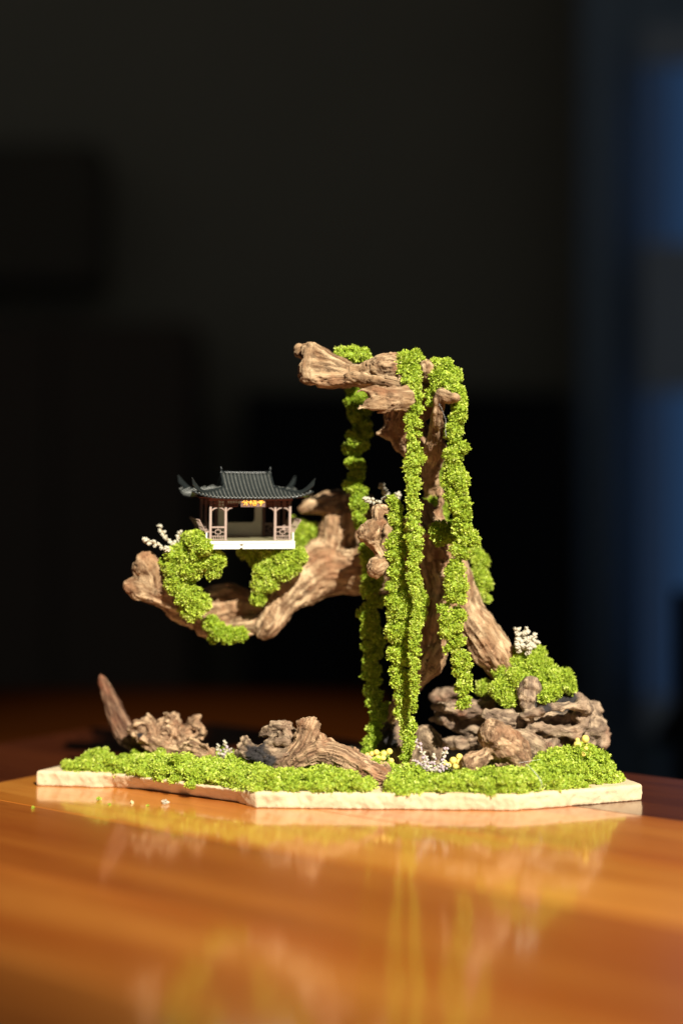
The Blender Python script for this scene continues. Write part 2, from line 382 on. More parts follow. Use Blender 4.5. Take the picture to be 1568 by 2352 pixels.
# ------------------------------------------------------------------ main driftwood
L_=Limb
main=[
 # upper branch reaching left
 L_([(775,856,38,27),(835,866,36,27),(882,856,32,38),(930,866,32,46),(985,872,38,44)],ky=0.8),
 L_([(710,804,36,12),(698,838,33,13),(700,864,33,15)],k=2),
 L_([(706,804,37,13),(742,816,38,18),(785,846,38,24)],k=2),
 L_([(700,864,34,15),(738,864,36,24),(790,870,38,26)],k=2),
 L_([(706,838,37,20),(750,844,38,26),(790,858,38,26)],k=2),
 L_([(688,803,44,11),(684,812,44,9),(706,840,44,14)],k=1.5),
 L_([(800,868,26,9),(840,868,23,8),(880,877,20,8),(915,886,22,8)],k=2.5),
 
 L_([(868,838,30,20),(900,840,28,26)]),
 # pale torn plate under it
 L_([(820,903,15,6),(846,897,15,13),(880,903,14,18),(925,910,18,24)],ky=0.45,k=0.6),
 L_([(824,937,14,6),(845,930,14,11),(885,925,14,18),(930,918,19,26)],ky=0.45,k=0.6),
 L_([(870,946,15,5),(895,936,15,10),(915,927,18,16)],ky=0.5,k=0.8),
 # hub and falling strut
 L_([(985,872,38,40),(955,915,40,44),(928,962,44,46),(948,1008,48,42),(978,1062,52,22),(986,1100,56,13),(992,1138,60,9),(1004,1190,60,12)],ky=0.7),
 L_([(868,997,46,7),(905,985,46,22)]),
 L_([(1030,912,14,10),(1008,906,15,12),(1006,945,18,12),(1001,985,26,20),(996,1040,38,22),(990,1090,50,14)],ky=0.9),
 L_([(1010,905,15,11),(1044,914,11,8)]),
 L_([(974,842,24,13),(980,868,26,12)]),
 # prong
 L_([(1011,1126,50,6),(1013,1160,50,7),(1003,1192,50,12)]),
 # lower trunk
 L_([(968,1165,48,18),(990,1200,50,30),(1002,1245,54,44),(1012,1300,56,58),(1030,1352,54,58),(1045,1395,54,44)],ky=0.6),
 L_([(1010,1385,52,42),(998,1450,50,36),(988,1505,50,34),(960,1552,50,25),(928,1598,50,17),(902,1650,50,13)],ky=0.8),
 L_([(1052,1340,56,36),(1075,1410,56,36),(1112,1470,54,42),(1150,1522,52,40),(1195,1568,52,34)],ky=0.85),
 L_([(1008,1480,46,18),(985,1530,46,22),(955,1572,48,14)]),
 # big arm to the left
 L_([(985,1270,60,56),(915,1292,68,66),(835,1300,74,66),(770,1298,76,68),(715,1318,74,58),(676,1352,70,42),(640,1398,66,30),(612,1440,62,25)],ky=0.6),
 L_([(690,1330,70,40),(640,1372,72,30),(590,1405,74,34)],ky=0.7),
 L_([(612,1440,62,24),(604,1456,62,17)]),
 # cup and far left end
 L_([(610,1410,70,34),(560,1398,80,44),(512,1392,82,50),(470,1400,76,42),(425,1402,62,32),(378,1374,54,28),(330,1352,50,26),(302,1345,49,16)],ky=0.55),
 L_([(575,1440,66,26),(520,1448,68,24),(470,1436,66,22)]),
 L_([(356,1360,52,20),(346,1325,51,22),(335,1303,50,29)],ky=0.8),
 # blurred upper twig and neck
 L_([(694,1172,78,8),(720,1158,78,14),(757,1150,78,19),(795,1160,78,28),(792,1205,78,46),(785,1255,76,52)],ky=0.7),
 L_([(722,1170,76,8),(760,1166,76,14)]),
 L_([(850,1155,80,16),(846,1200,78,26),(880,1250,72,40)]),
 # gnarled twig in front
 L_([(968,1220,44,16),(920,1200,34,14),(884,1172,29,11),(868,1172,27,13),(868,1196,26,12)],k=1.2),
 L_([(880,1200,26,10),(856,1215,25,22),(851,1232,25,22),(866,1262,27,12),(878,1280,28,12)],k=1.5),
 L_([(866,1300,27,21),(880,1290,28,16)],k=1.5),
]
carves=[
 L_([(682,829,30,7),(686,830,48,8)],sub=False),
 L_([(720,886,26,5),(728,884,40,5)],sub=False),
 L_([(676,868,28,4),(680,850,30,4)],sub=False),
 L_([(815,917,8,7),(826,918,14,9),(838,917,18,5)]),
 L_([(838,905,14,8.5),(815,915,18,7)],sub=False),
 L_([(332,1298,38,10),(334,1300,44,8)],sub=False),
 L_([(285,1322,46,6),(322,1330,42,8.5)],sub=False),
 L_([(1008,1262,40,15),(1012,1290,38,13)],sub=False),
 L_([(925,935,26,9),(910,936,24,7)],sub=False),
 L_([(972,1440,38,7),(990,1500,36,7),(970,1540,38,6)]),
 L_([(845,884,12,6),(880,889,9,7),(905,893,8,7),(935,897,10,7)]),
 L_([(850,842,18,5.1),(858,868,15,6.8),(885,885,12,6.8)]),
 L_([(905,820,14,5.1),(898,850,10,6.8)]),
 L_([(870,1283,14,6.8),(852,1280,20,6.8)]),
 L_([(735,1240,60,5.1),(790,1232,52,6.8),(840,1250,50,6.8)]),
 L_([(700,1330,50,6.8),(770,1330,46,6),(840,1336,50,8.5)]),
 L_([(700,1290,52,5.1),(765,1278,46,8.5),(830,1290,50,6.8)]),
 L_([(566,1380,52,10),(586,1420,48,10)]),
 L_([(640,1372,52,6),(700,1345,50,6)]),
]
wood('driftwood_branch',main,carves,h=0.75,lump=1.7,grit=0.4,streak=1.2,freq=0.36,ridge=0.4,mat=M_trunk,seed=1,base=(60,50,8),
     burn=[(418,1412,52,14)],chips=0.4)
tag(bpy.data.objects['driftwood_branch'],'tall tan driftwood trunk with a long left arm, draped in moss strands','driftwood')
# ------------------------------------------------------------------ smaller driftwood
def piece(name,label,limbs,carves=(),base=(0,0,8),**k):
    o=wood(name,limbs,carves,base=base,zmin=7.2,**k); tag(o,label,'driftwood'); return o
rock=[
 L_([(1215,1665,48,50),(1290,1664,48,54),(1338,1668,52,46)],ky=0.6,k=4),
 L_([(1020,1640,62,22),(1080,1650,60,34),(1140,1660,58,40)],ky=0.5,k=4),
 L_([(1150,1690,56,34),(1080,1700,60,20)],k=3),
 L_([(1130,1640,52,26),(1190,1645,50,34),(1250,1640,52,44),(1310,1640,55,44),(1345,1650,58,36)],ky=0.8),
 L_([(1170,1690,44,34),(1230,1695,44,38),(1300,1700,50,34),(1340,1705,55,30)],ky=0.8),
 L_([(996,1622,50,9),(1040,1624,52,16),(1090,1628,55,22),(1135,1618,55,16)],ky=1.3,k=2.0),
 L_([(1000,1602,75,12),(1050,1590,72,16)],k=1.5),
 L_([(990,1654,55,8),(1020,1654,52,9),(1040,1665,60,14)],k=2.0),
 L_([(1010,1702,55,14),(1060,1704,50,14),(1105,1700,46,18),(1140,1690,44,26)],ky=1.2,k=1.5),
 L_([(1116,1640,38,10),(1150,1650,38,22),(1190,1656,40,20)],k=2.0),
 L_([(1214,1625,36,17),(1212,1600,36,22),(1214,1580,36,25)],ky=0.7,k=1.5),
 L_([(1196,1643,32,7),(1226,1636,30,8),(1262,1630,30,8),(1305,1618,32,9),(1340,1622,36,12),(1356,1640,40,9),(1346,1662,38,9),(1320,1682,36,10),(1280,1676,36,9),(1235,1672,34,10),(1212,1680,33,9)],k=2.2),
 L_([(1210,1645,33,9),(1216,1668,34,9)],k=2.2),
 L_([(1328,1646,40,15)],sub=False,k=2.0),
 L_([(1368,1618,56,9),(1376,1650,56,9),(1386,1690,54,9),(1380,1712,50,10)],k=2.0),
 L_([(1352,1650,58,16),(1365,1700,56,14)],k=2),
 L_([(1276,1690,38,10),(1262,1730,36,16),(1300,1735,40,20)],k=1.5),
]
rockc=[L_([(1235,1652,28,11),(1270,1652,28,14),(1300,1650,32,10)]),
 L_([(1342,1685,38,12),(1362,1712,42,12)],sub=False), L_([(1050,1678,42,11),(1100,1676,36,9)],sub=False),
 L_([(1128,1648,26,5),(1150,1650,28,6)],sub=False), L_([(1216,1582,24,12),(1216,1586,28,9)],sub=False)]
piece('driftwood_burl','dark hollow driftwood burl with folded ledges at the right rear of the slab',rock,rockc,base=(95,52,8),h=0.7,lump=1.2,grit=0.8,streak=0.6,ridge=1.3,mat=M_rock,seed=3,freq=0.3,aniso=0.3,burn=[(1300,1600,44,40),(1250,1622,32,20),(1150,1620,46,16),(1190,1700,40,20)],chips=0.5)
piece('driftwood_stone','smooth grey oval piece of driftwood lying behind the knobbly tan one',[L_([(1178,1700,30,26),(1205,1712,30,33),(1226,1722,31,24)],ky=0.8)],base=(85,30,8),h=0.7,lump=0.8,grit=0.5,streak=0.8,mat=M_grey,seed=5)
piece('driftwood_root','dark grey leaning root behind the foot of the hanging moss, left of the pale knob',
 [L_([(905,1650,66,14),(888,1690,66,22),(876,1720,64,20),(880,1760,60,20)]),L_([(915,1680,55,14),(918,1730,50,20),(930,1760,48,18)])],base=(22,60,8),h=0.8,lump=1.2,grit=0.9,streak=0.9,mat=M_grey,seed=8,burn=[(885,1695,56,34)])
piece('driftwood_knot','pale knobbed driftwood with a hooked foot behind the dry flower sprig',
 [L_([(978,1688,48,20),(990,1702,48,18),(1000,1724,47,10),(998,1742,46,8)]),L_([(968,1705,50,18),(955,1740,50,18),(958,1765,48,16)]),L_([(972,1680,46,13)],sub=False)],
 [L_([(985,1722,38,7),(982,1745,38,8)],sub=False)],base=(42,48,8),h=0.6,lump=0.9,grit=0.8,streak=0.6,mat=M_grey,seed=9)
piece('driftwood_nub','knobbly tan driftwood nub standing in the front moss right of the berries',
 [L_([(1126,1690,18,32),(1150,1702,18,34),(1176,1722,20,32),(1190,1755,20,24)]),L_([(1112,1735,16,16),(1088,1748,16,20),(1078,1758,16,16)]),L_([(1130,1682,16,28)],sub=False),L_([(1140,1735,19,20),(1150,1762,20,20)])],
 [L_([(1140,1755,6,12),(1130,1762,10,12)],sub=False),L_([(1180,1742,4,12),(1182,1750,8,10)],sub=False),L_([(1148,1697,2,5)],sub=False)],base=(70,18,8),h=0.5,lump=1.3,grit=0.7,streak=0.5,ridge=0.5,mat=M_log,seed=11,freq=0.35,aniso=0.35,chips=0.3)
mid=[
 L_([(716,1664,27,19),(708,1684,27,21),(696,1712,27,23),(672,1740,26,22),(648,1766,26,18)],ky=0.6,k=1.5),
 L_([(693,1662,27,13),(690,1690,27,15)],ky=0.7,k=1.5),
 L_([(658,1772,24,12),(690,1748,23,20),(738,1728,23,28),(785,1742,22,28),(832,1768,20,26),(878,1786,18,24),(888,1790,18,20)],ky=0.8,k=1.5),
 L_([(740,1700,30,12),(775,1725,30,14),(822,1742,30,14),(868,1762,26,14),(892,1766,20,10)],k=1.5),
 L_([(737,1694,25,9),(744,1716,24,14)],k=1.2),
 L_([(816,1724,22,6),(815,1740,22,7)],k=0.8),
]
piece('driftwood_log','ridged tan driftwood log with an upright stump, sloping right into the front moss',mid,
 [L_([(780,1736,4,3),(830,1756,2,4),(872,1772,2,3)]),L_([(890,1775,6,7),(905,1772,6,7)],sub=False),L_([(735,1722,4,3),(730,1700,8,3)]),L_([(756,1752,2,3),(810,1776,0,3),(850,1794,0,3)]),L_([(700,1752,4,3),(745,1738,0,3)])],
 base=(0,24,8),h=0.5,lump=0.7,grit=0.7,streak=1.5,mat=M_log,seed=21,freq=0.6,aniso=0.08,chips=0.3)
burl=[
 L_([(580,1735,34,30),(615,1738,32,30),(645,1738,32,24)],k=1.5),
 L_([(565,1706,36,14),(557,1735,36,14),(562,1755,34,14)],k=1.5),
 L_([(604,1688,38,12),(640,1672,38,14),(668,1690,36,24)],k=1.5),
 L_([(628,1664,38,10),(655,1672,38,16),(665,1700,36,22)],k=1.2),
 L_([(610,1710,30,10),(640,1702,28,8),(660,1706,28,7)],k=0.8),
 L_([(622,1752,26,14),(642,1738,26,12),(660,1728,26,8)],k=1.0),
]
piece('driftwood_stub','dark charred driftwood stub left of the upright stump',burl,
 [L_([(632,1716,18,7),(652,1720,20,6)],sub=False),L_([(600,1702,26,4),(640,1694,24,4)],sub=False)],base=(-35,34,8),h=0.55,lump=1.0,grit=0.8,streak=1.0,ridge=1.3,mat=M_grey,seed=23,burn=[(582,1726,24,34),(612,1750,20,24),(642,1704,20,18)],chips=0.4)
piece('driftwood_horn','slim curved driftwood horn standing at the left rear of the slab',
 [L_([(229,1551,76,2),(240,1574,76,9),(258,1612,75,16),(272,1652,73,20),(292,1690,71,22),(325,1712,68,18)],ky=0.8)],
 [L_([(252,1568,68,5),(264,1610,62,6),(272,1650,56,5)])],base=(-108,72,8),h=0.7,lump=0.4,grit=0.35,streak=1.0,mat=M_horn,seed=31,freq=0.5)
cl=[
 L_([(350,1702,58,16),(390,1700,58,22),(430,1705,58,18)],k=3),
 L_([(303,1676,58,10),(330,1692,55,16),(365,1712,52,20),(410,1724,50,16),(450,1730,48,14),(490,1742,46,12)],k=1.5),
 L_([(306,1672,56,9),(328,1660,56,10),(345,1668,54,9),(352,1700,50,9),(372,1716,48,7)],k=1.8),
 L_([(340,1648,58,8),(352,1662,57,7),(362,1690,54,6)],k=1.8),
 L_([(365,1668,57,9),(388,1650,56,8),(402,1662,54,8),(412,1686,52,8),(420,1704,51,7)],k=1.8),
 L_([(378,1640,58,6),(396,1650,57,7),(412,1672,55,7)],k=1.8),
 L_([(402,1648,62,12),(412,1662,60,10)],k=1.8),
 L_([(366,1680,55,8),(390,1676,53,8),(392,1694,51,7),(372,1700,52,6)],k=1.8),
 L_([(420,1700,56,8),(436,1662,60,9),(455,1652,60,8)],k=1.8),
 L_([(432,1694,55,9),(456,1694,55,9),(462,1676,56,9),(440,1664,58,9)],k=1.8),
 L_([(410,1706,52,7),(420,1712,46,6),(436,1700,46,6),(455,1706,48,7),(482,1722,46,8),(494,1738,45,9)],k=1.8),
 L_([(440,1726,48,8),(470,1736,46,9),(494,1748,44,8)],k=1.8),
]
piece('driftwood_tangle','gnarled tangle of reddish driftwood curls left of the charred stub',cl,
 [L_([(426,1698,44,8)],sub=False),L_([(350,1690,44,8),(352,1705,42,7)],sub=False),L_([(455,1722,38,6),(480,1732,38,6)],sub=False)],base=(-75,52,8),h=0.55,lump=0.5,grit=0.8,streak=0.7,ridge=1.6,mat=M_log,seed=33,freq=0.5,chips=0.8,burn=[(318,1690,50,12)])
# ------------------------------------------------------------------ moss
def ico(sub=1):
    t=(1+5**0.5)/2
    V=[(-1,t,0),(1,t,0),(-1,-t,0),(1,-t,0),(0,-1,t),(0,1,t),(0,-1,-t),(0,1,-t),(t,0,-1),(t,0,1),(-t,0,-1),(-t,0,1)]
    F=[(0,11,5),(0,5,1),(0,1,7),(0,7,10),(0,10,11),(1,5,9),(5,11,4),(11,10,2),(10,7,6),(7,1,8),(3,9,4),(3,4,2),(3,2,6),(3,6,8),(3,8,9),(4,9,5),(2,4,11),(6,2,10),(8,6,7),(9,8,1)]
    V=[Vector(v).normalized() for v in V]
    for _ in range(sub):
        mid={}; G=[]
        def m(a,b):
            k=(min(a,b),max(a,b))
            if k not in mid: mid[k]=len(V); V.append(((V[a]+V[b])/2).normalized())
            return mid[k]
        for a,b,c in F:
            x,y,z=m(a,b),m(b,c),m(c,a); G+=[(a,x,z),(x,b,y),(z,y,c),(x,y,z)]
        F=G
    return np.array([tuple(v) for v in V]), np.array(F)
ICO1=ico(1); ICO2=ico(2)
def moss(name,nods,label=None,mat=None,cat='moss',group=None,kind=None,dens=1.0,leaves=6,L=1.15,base=None,flatten=False,tint=0.0,parent=None):
    C=np.array([n[0] for n in nods]); R=np.array([n[1] for n in nods])
    Vs=[];Fs=[];Ts=[];nv=0
    iv,iff=ICO1
    D=np.linalg.norm(C[:,None]-C[None],axis=2) if len(C)<2500 else None
    for i,(c,r) in enumerate(zip(C,R)):
        dd=D[i] if D is not None else np.linalg.norm(C-c,axis=1)
        nb=np.where((dd<R+r+0.5)&(np.arange(len(C))!=i))[0]
        # leafy core in the darkest tint, painting shade into the gaps
        cv=c+iv*r*0.80*(1+RNG.normal(0,0.05,(len(iv),1)))
        Vs.append(cv); Fs.append(iff+nv); nv+=len(iv); Ts.append(np.full(len(iv),0.08+tint))
        n=max(8,int(4*math.pi*r*r*dens)); u=RNG.normal(size=(n,3)); u/=np.linalg.norm(u,axis=1)[:,None]
        bumpy=1+0.22*pnoise(u*r*0.55+c*0.9)
        p=c+u*(r*bumpy*RNG.uniform(0.86,1.02,n))[:,None]
        keep=np.ones(n,bool)
        if len(nb):
            d=np.linalg.norm(p[:,None]-C[nb][None],axis=2)/R[nb][None]; keep&=(d>0.84).all(1)
        if flatten: keep&=u[:,2]>-0.35
        p=p[keep]; u=u[keep]; n=len(p)
        if not n: continue
        tt=np.clip(RNG.beta(2.2,2.2,n)+tint+0.26*pnoise(p*0.16)+0.12*pnoise(p*0.5),0,1)
        k=leaves
        P=np.repeat(p,k,0); U=np.repeat(u,k,0); T=np.repeat(tt,k)+RNG.normal(0,0.10,n*k)
        d=U*1.0+RNG.normal(0,0.55,(n*k,3)); d/=np.linalg.norm(d,axis=1)[:,None]
        s=np.cross(d,RNG.normal(size=(n*k,3))); s/=np.linalg.norm(s,axis=1)[:,None]+1e-9
        ln=L*(0.55+0.8*RNG.random(n*k)+0.5*(RNG.random(n*k)<0.08))[:,None]; wd=ln*RNG.uniform(0.19,0.29,(n*k,1))
        P=P-U*0.25*L+RNG.normal(0,0.12*L,(n*k,3)); md=P+d*ln*0.55+U*ln*0.08
        q=np.stack([P,md+s*wd,P+d*ln,md-s*wd],1).reshape(-1,3)
        Vs.append(q); Fs.append(('q',np.arange(n*k*4).reshape(-1,4)+nv)); nv+=n*k*4; Ts.append(np.repeat(np.clip(T,0,1),4))
    V=np.concatenate(Vs); T=np.concatenate(Ts)
    tri=np.concatenate([f for f in Fs if not isinstance(f,tuple)]); qd=[f[1] for f in Fs if isinstance(f,tuple)]
    if base is None: base=(C[:,0].mean(),C[:,1].mean(),(C[:,2]-R).min())
    me=npmesh(name,V,[tri,np.concatenate(qd)],False,{'tint':T},base=base)
    o=link(name,me,mat or M_moss,parent,base)
    if label: tag(o,label,cat,group,kind)
    return o
def clump(blobs,nr=2.6,fill=1.0):
    """blobs: (x, y, Y, r) on the photograph grid -> nodules covering each blob"""
    out=[]
    for (x,y,Y,r) in blobs:
        c=at(x,y,Y); R=max(px(r,Y)-0.5,1.0)
        if R<nr*1.15: out.append((c,R)); continue
        out.append((c,R*0.74))
        n=max(5,int(fill*4.2*(R/nr)**2)); 
        g=math.pi*(3-5**0.5)
        for i in range(n):
            z=1-2*(i+0.5)/n; q=math.sqrt(1-z*z); a=i*g+RNG.uniform(-.3,.3)
            u=np.array([q*math.cos(a),q*math.sin(a),z])+RNG.normal(0,0.12,3)
            rr=nr*RNG.uniform(0.65,1.25); out.append((c+u*(R-rr*0.75),rr))
    return out
def strand(spans,Y0,Y1=None,rn=(0.23,0.37),depth=0.8,step=0.52):
    """spans: (y, x_left, x_right) down the strand; nodules strung along it"""
    Y1=Y0 if Y1 is None else Y1
    ys=np.array([s[0] for s in spans],float); xl=np.array([s[1] for s in spans],float); xr=np.array([s[2] for s in spans],float)
    out=[]; y=ys[0]; side=1
    while y<ys[-1]:
        f=(y-ys[0])/(ys[-1]-ys[0]); Y=Y0+(Y1-Y0)*f
        a=np.interp(y,ys,xl); b=np.interp(y,ys,xr); w_=max(px(b-a,Y)-1.1,1.6)*RNG.uniform(0.85,1.05)
        c=at((a+b)/2,y,Y)
        r=min(w_*RNG.uniform(*rn),w_*0.5); r=max(r,0.9)
        off=max(w_/2-r,0)
        c=c+np.array([RNG.normal(0,0.10)*w_,0,0])
        for s_ in (side,-side) if RNG.random()<0.45 else (side,):
            rr=r*RNG.uniform(0.75,1.12)
            out.append((c+np.array([s_*(w_/2-rr*0.9)*RNG.uniform(0.75,1.08),-abs(RNG.normal(0,0.5))*off*depth,RNG.uniform(-.5,.5)*rr]),rr))
        out.append((c+np.array([RNG.uniform(-.5,.5)*off,off*depth*RNG.uniform(.2,0.9),RNG.uniform(-.3,.3)*r]),r*RNG.uniform(.6,.9)))
        side=-side; y+=r/0.2*step*2*RNG.uniform(0.85,1.2)
    return out
G1='hanging strands of green moss'
v1=strand([(875,936,972),(905,928,972),(935,930,970),(955,932,964),(985,930,976),(1000,936,968),(1025,936,965),(1045,934,978),(1062,924,966),(1090,924,966),(1112,931,968),(1150,933,968),(1190,935,970),(1236,929,976),(1265,931,968),(1300,929,964),(1340,926,964),(1365,940,964),(1385,948,964),(1402,948,964),(1425,940,971),(1455,938,968),(1480,938,964),(1530,938,964),(1570,940,964),(1600,941,958),(1632,948,954)],20,18)
v1+=clump([(930,828,26,21),(952,822,27,20),(926,852,24,16),(948,855,24,20),(932,872,22,13),(972,838,34,12)],2.6)
moss('moss_strand',v1,'longest hanging moss strand, thin, falling from the branch top down the front',cat='moss strand',group=G1)
v2=strand([(1150,885,922),(1172,886,926),(1200,891,933),(1236,879,938),(1262,884,938),(1290,887,944),(1330,892,946),(1355,889,948),(1378,882,952),(1412,878,954),(1450,878,954),(1472,889,950),(1500,891,950),(1545,893,950),(1590,899,950),(1635,904,944),(1650,912,952),(1680,912,953),(1710,918,950),(1735,918,948),(1756,924,940)],27,30)
moss('moss_strand',v2,'thick moss strand left of the longest one, reaching down to the ground moss',cat='moss strand',group=G1)
v3=strand([(1345,950,976),(1380,950,984),(1412,952,984),(1440,950,972)],38)
moss('moss_strand',v3,'short moss strand against the trunk between the two long ones',cat='moss strand',group=G1)
v4=strand([(893,795,835),(930,795,850),(960,800,862),(1000,796,862),(1018,786,852),(1045,790,842),(1085,790,839),(1115,792,840),(1128,804,849),(1155,803,846),(1185,806,842),(1224,810,842)],62,58)
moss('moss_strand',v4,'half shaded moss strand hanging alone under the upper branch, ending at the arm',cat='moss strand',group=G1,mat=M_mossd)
v4b=strand([(1255,822,850),(1300,824,872),(1350,824,885),(1400,824,880),(1425,820,868),(1470,830,876),(1510,833,881),(1570,831,881),(1610,836,888),(1640,840,888),(1680,840,882),(1705,832,868),(1738,830,866)],58,52)
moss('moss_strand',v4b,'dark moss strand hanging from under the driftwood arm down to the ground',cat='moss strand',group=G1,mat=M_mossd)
v5=strand([(925,1032,1072),(950,1032,1078),(975,1020,1071),(1000,1022,1071),(1025,1020,1073),(1050,1016,1078),(1064,1016,1062),(1085,1010,1076),(1110,1012,1076),(1130,1023,1074),(1165,1025,1087),(1190,1032,1080),(1215,1036,1096),(1245,1036,1096),(1262,1034,1082),(1290,1023,1078),(1320,1016,1072),(1350,1014,1074),(1375,1010,1067),(1410,1011,1070),(1450,1013,1072),(1480,1015,1076),(1505,1032,1080),(1540,1039,1082),(1575,1041,1085),(1605,1043,1086),(1622,1050,1084)],16,20)
moss('moss_strand',v5,'hanging moss strand at the far right, ending free above the dark burl',cat='moss strand',group=G1)
cap=clump([(1000,838,32,16),(1022,842,28,20),(1042,866,26,20),(1010,868,22,22),(1028,880,20,24),(1048,900,22,20),(1058,925,20,16),(1000,890,20,14),(985,905,22,12),(986,925,22,10),(1036,905,22,14)],2.4)
moss('moss_clump',cap,'moss cap over the right end of the upper branch',cat='moss clump')
v6=strand([(1055,1000,1020),(1090,998,1018),(1130,996,1016),(1165,1010,1030),(1200,1008,1030)],64)
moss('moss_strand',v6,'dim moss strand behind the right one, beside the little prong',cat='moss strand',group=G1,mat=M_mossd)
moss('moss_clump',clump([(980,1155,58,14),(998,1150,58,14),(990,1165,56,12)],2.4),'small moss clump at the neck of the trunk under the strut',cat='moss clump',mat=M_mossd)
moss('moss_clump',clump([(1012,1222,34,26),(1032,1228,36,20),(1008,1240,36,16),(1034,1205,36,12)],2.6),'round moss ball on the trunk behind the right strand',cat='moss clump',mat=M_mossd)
moss('moss_clump',clump([(1092,1272,66,16),(1104,1290,64,20),(1098,1320,64,22),(1112,1340,62,18),(1100,1358,62,18),(1120,1376,62,10)],2.6),'moss clump on the right flank of the trunk',cat='moss clump')
moss('moss_clump',clump([(784,815,42,17),(810,813,41,21),(834,818,42,17)],2.4),'moss tuft on top of the upper branch',cat='moss clump')
moss('moss_clump',clump([(472,1258,36,18),(450,1240,40,20),(442,1245,46,28),(412,1278,46,30),(460,1275,44,36),(492,1290,44,26),(398,1305,46,24),(438,1308,44,28),(490,1315,44,18),(372,1290,48,8),(405,1340,46,26),(430,1365,46,30),(442,1395,48,28),(465,1385,50,20),(440,1418,48,12)],2.8),'large moss clump left of the pavilion, spilling down the arm',cat='moss clump')
moss('moss_clump',clump([(484,1432,58,18),(500,1450,58,20),(525,1460,58,20),(550,1456,58,18),(490,1465,60,14)],2.6),'moss tuft under the cup of the left arm',cat='moss clump',mat=M_mossd)
moss('moss_clump',clump([(590,1280,62,22),(620,1282,54,24),(655,1284,52,26),(684,1278,54,22),(606,1312,54,26),(646,1312,52,26),(674,1302,54,20),(600,1345,54,22),(622,1340,53,20),(592,1374,55,17),(560,1268,70,16)],2.7),'moss clump under the right side of the pavilion',cat='moss clump')
moss('moss_clump',clump([(672,1192,84,9),(690,1212,82,20),(712,1222,82,22),(692,1240,80,20),(678,1228,80,16)],2.7),'pale moss clump right of the pavilion on the arm',cat='moss clump')
moss('moss_mound',clump([(1205,1505,50,28),(1235,1500,52,18),(1180,1520,48,22),(1215,1530,46,30),(1250,1535,50,24),(1150,1545,48,22),(1185,1560,42,28),(1225,1560,44,24),(1268,1560,46,30),(1295,1560,48,24),(1308,1580,48,16),(1150,1585,42,26),(1165,1605,40,20),(1250,1595,38,22),(1265,1590,40,22),(1110,1580,54,18)],2.7),'moss hill on the dark burl where the trunk comes down',cat='moss mound')
# ground moss: mounds laid along the front of the slab
def zt(y,Y): return at(0,y,Y)[2]
edge=lambda X: np.interp(X,[-152.9,-113.4,-39.8,79.6,142.8],[54,47.3,0,-5.7,18.7])
def ground(name,label,rows,mat,nr=(2.0,3.5)):
    """rows: (offset from the slab's front edge in mm, [(x, y_top)...]) ; nodules fill from slab top to the given height"""
    out=[]
    for off,pf in rows:
        xs=np.array([p[0] for p in pf],float); yt=np.array([p[1] for p in pf],float)
        x=xs[0]
        while x<=xs[-1]:
            y=np.interp(x,xs,yt)+7
            Y=10+off
            for _ in range(3): Y=edge((x-784)*0.2*(DIST+Y)/DIST)+off
            Y+=RNG.uniform(-1.5,1.5); X=at(x,1176,Y)[0]; top=max(zt(y,Y)+RNG.normal(0,0.8)+2.6*float(pnoise(np.array([[X*0.07,Y*0.07,3.3]]))[0]),9.5)
            r=RNG.uniform(*nr); z=top-r
            while z>7.6-r*0.2:
                out.append((np.array([X+RNG.normal(0,1),Y+RNG.normal(0,1.0),z]),r)); z-=r*1.1
            if z+r*1.1>9: out.append((np.array([X+RNG.normal(0,1.2),Y-RNG.uniform(0,1.5),8.6]),r*0.9))
            x+=r*1.15/0.2
    return moss(name,out,label,mat,cat='moss',kind='stuff',dens=1.0,leaves=5,L=1.05,flatten=True,base=(0,30,7.6))
front=[(150,1762),(185,1735),(230,1730),(262,1732),(290,1752),(320,1738),(350,1740),(400,1752),(450,1762),(500,1768),(560,1772),(620,1770),(655,1786),(700,1782),(760,1778),(800,1782),(845,1796)]
front2=[(165,1745),(200,1716),(250,1714),(290,1745),(315,1722),(355,1722),(420,1735),(470,1742),(520,1752),(560,1758),(610,1756),(640,1768),(690,1766),(735,1748),(760,1756),(800,1768),(850,1790)]
r1=[(896,1782),(940,1786),(1000,1786),(1060,1782),(1120,1780),(1180,1776),(1240,1776),(1300,1778),(1345,1788)]
r2=[(896,1768),(930,1772),(1000,1774),(1060,1762),(1110,1756),(1160,1756),(1210,1752),(1260,1748),(1310,1742),(1360,1750),(1400,1768),(1432,1786)]
r3=[(930,1752),(960,1760),(1010,1768),(1050,1768),(1220,1745),(1260,1730),(1290,1712),(1320,1706),(1350,1712),(1390,1732),(1425,1768)]
r4=[(1250,1722),(1285,1704),(1330,1700),(1370,1712),(1405,1742)]
ground('moss_carpet','low green moss carpet over the left and middle front of the slab',[(4.5,front),(10,front2),(17,[(a,b-4) for a,b in front2[3:]]),(27,[(430,1728),(520,1732),(600,1752),(800,1748),(900,1740)]),(40,[(500,1725),(560,1722),(800,1732),(880,1728)])],M_moss)
ground('moss_carpet','green moss carpet over the right front of the slab, rising to a mound',[(4.5,r1),(10,r2),(17,r3),(25,r4),(30,[(890,1745),(1000,1752),(1100,1755),(1200,1752)])],M_moss)
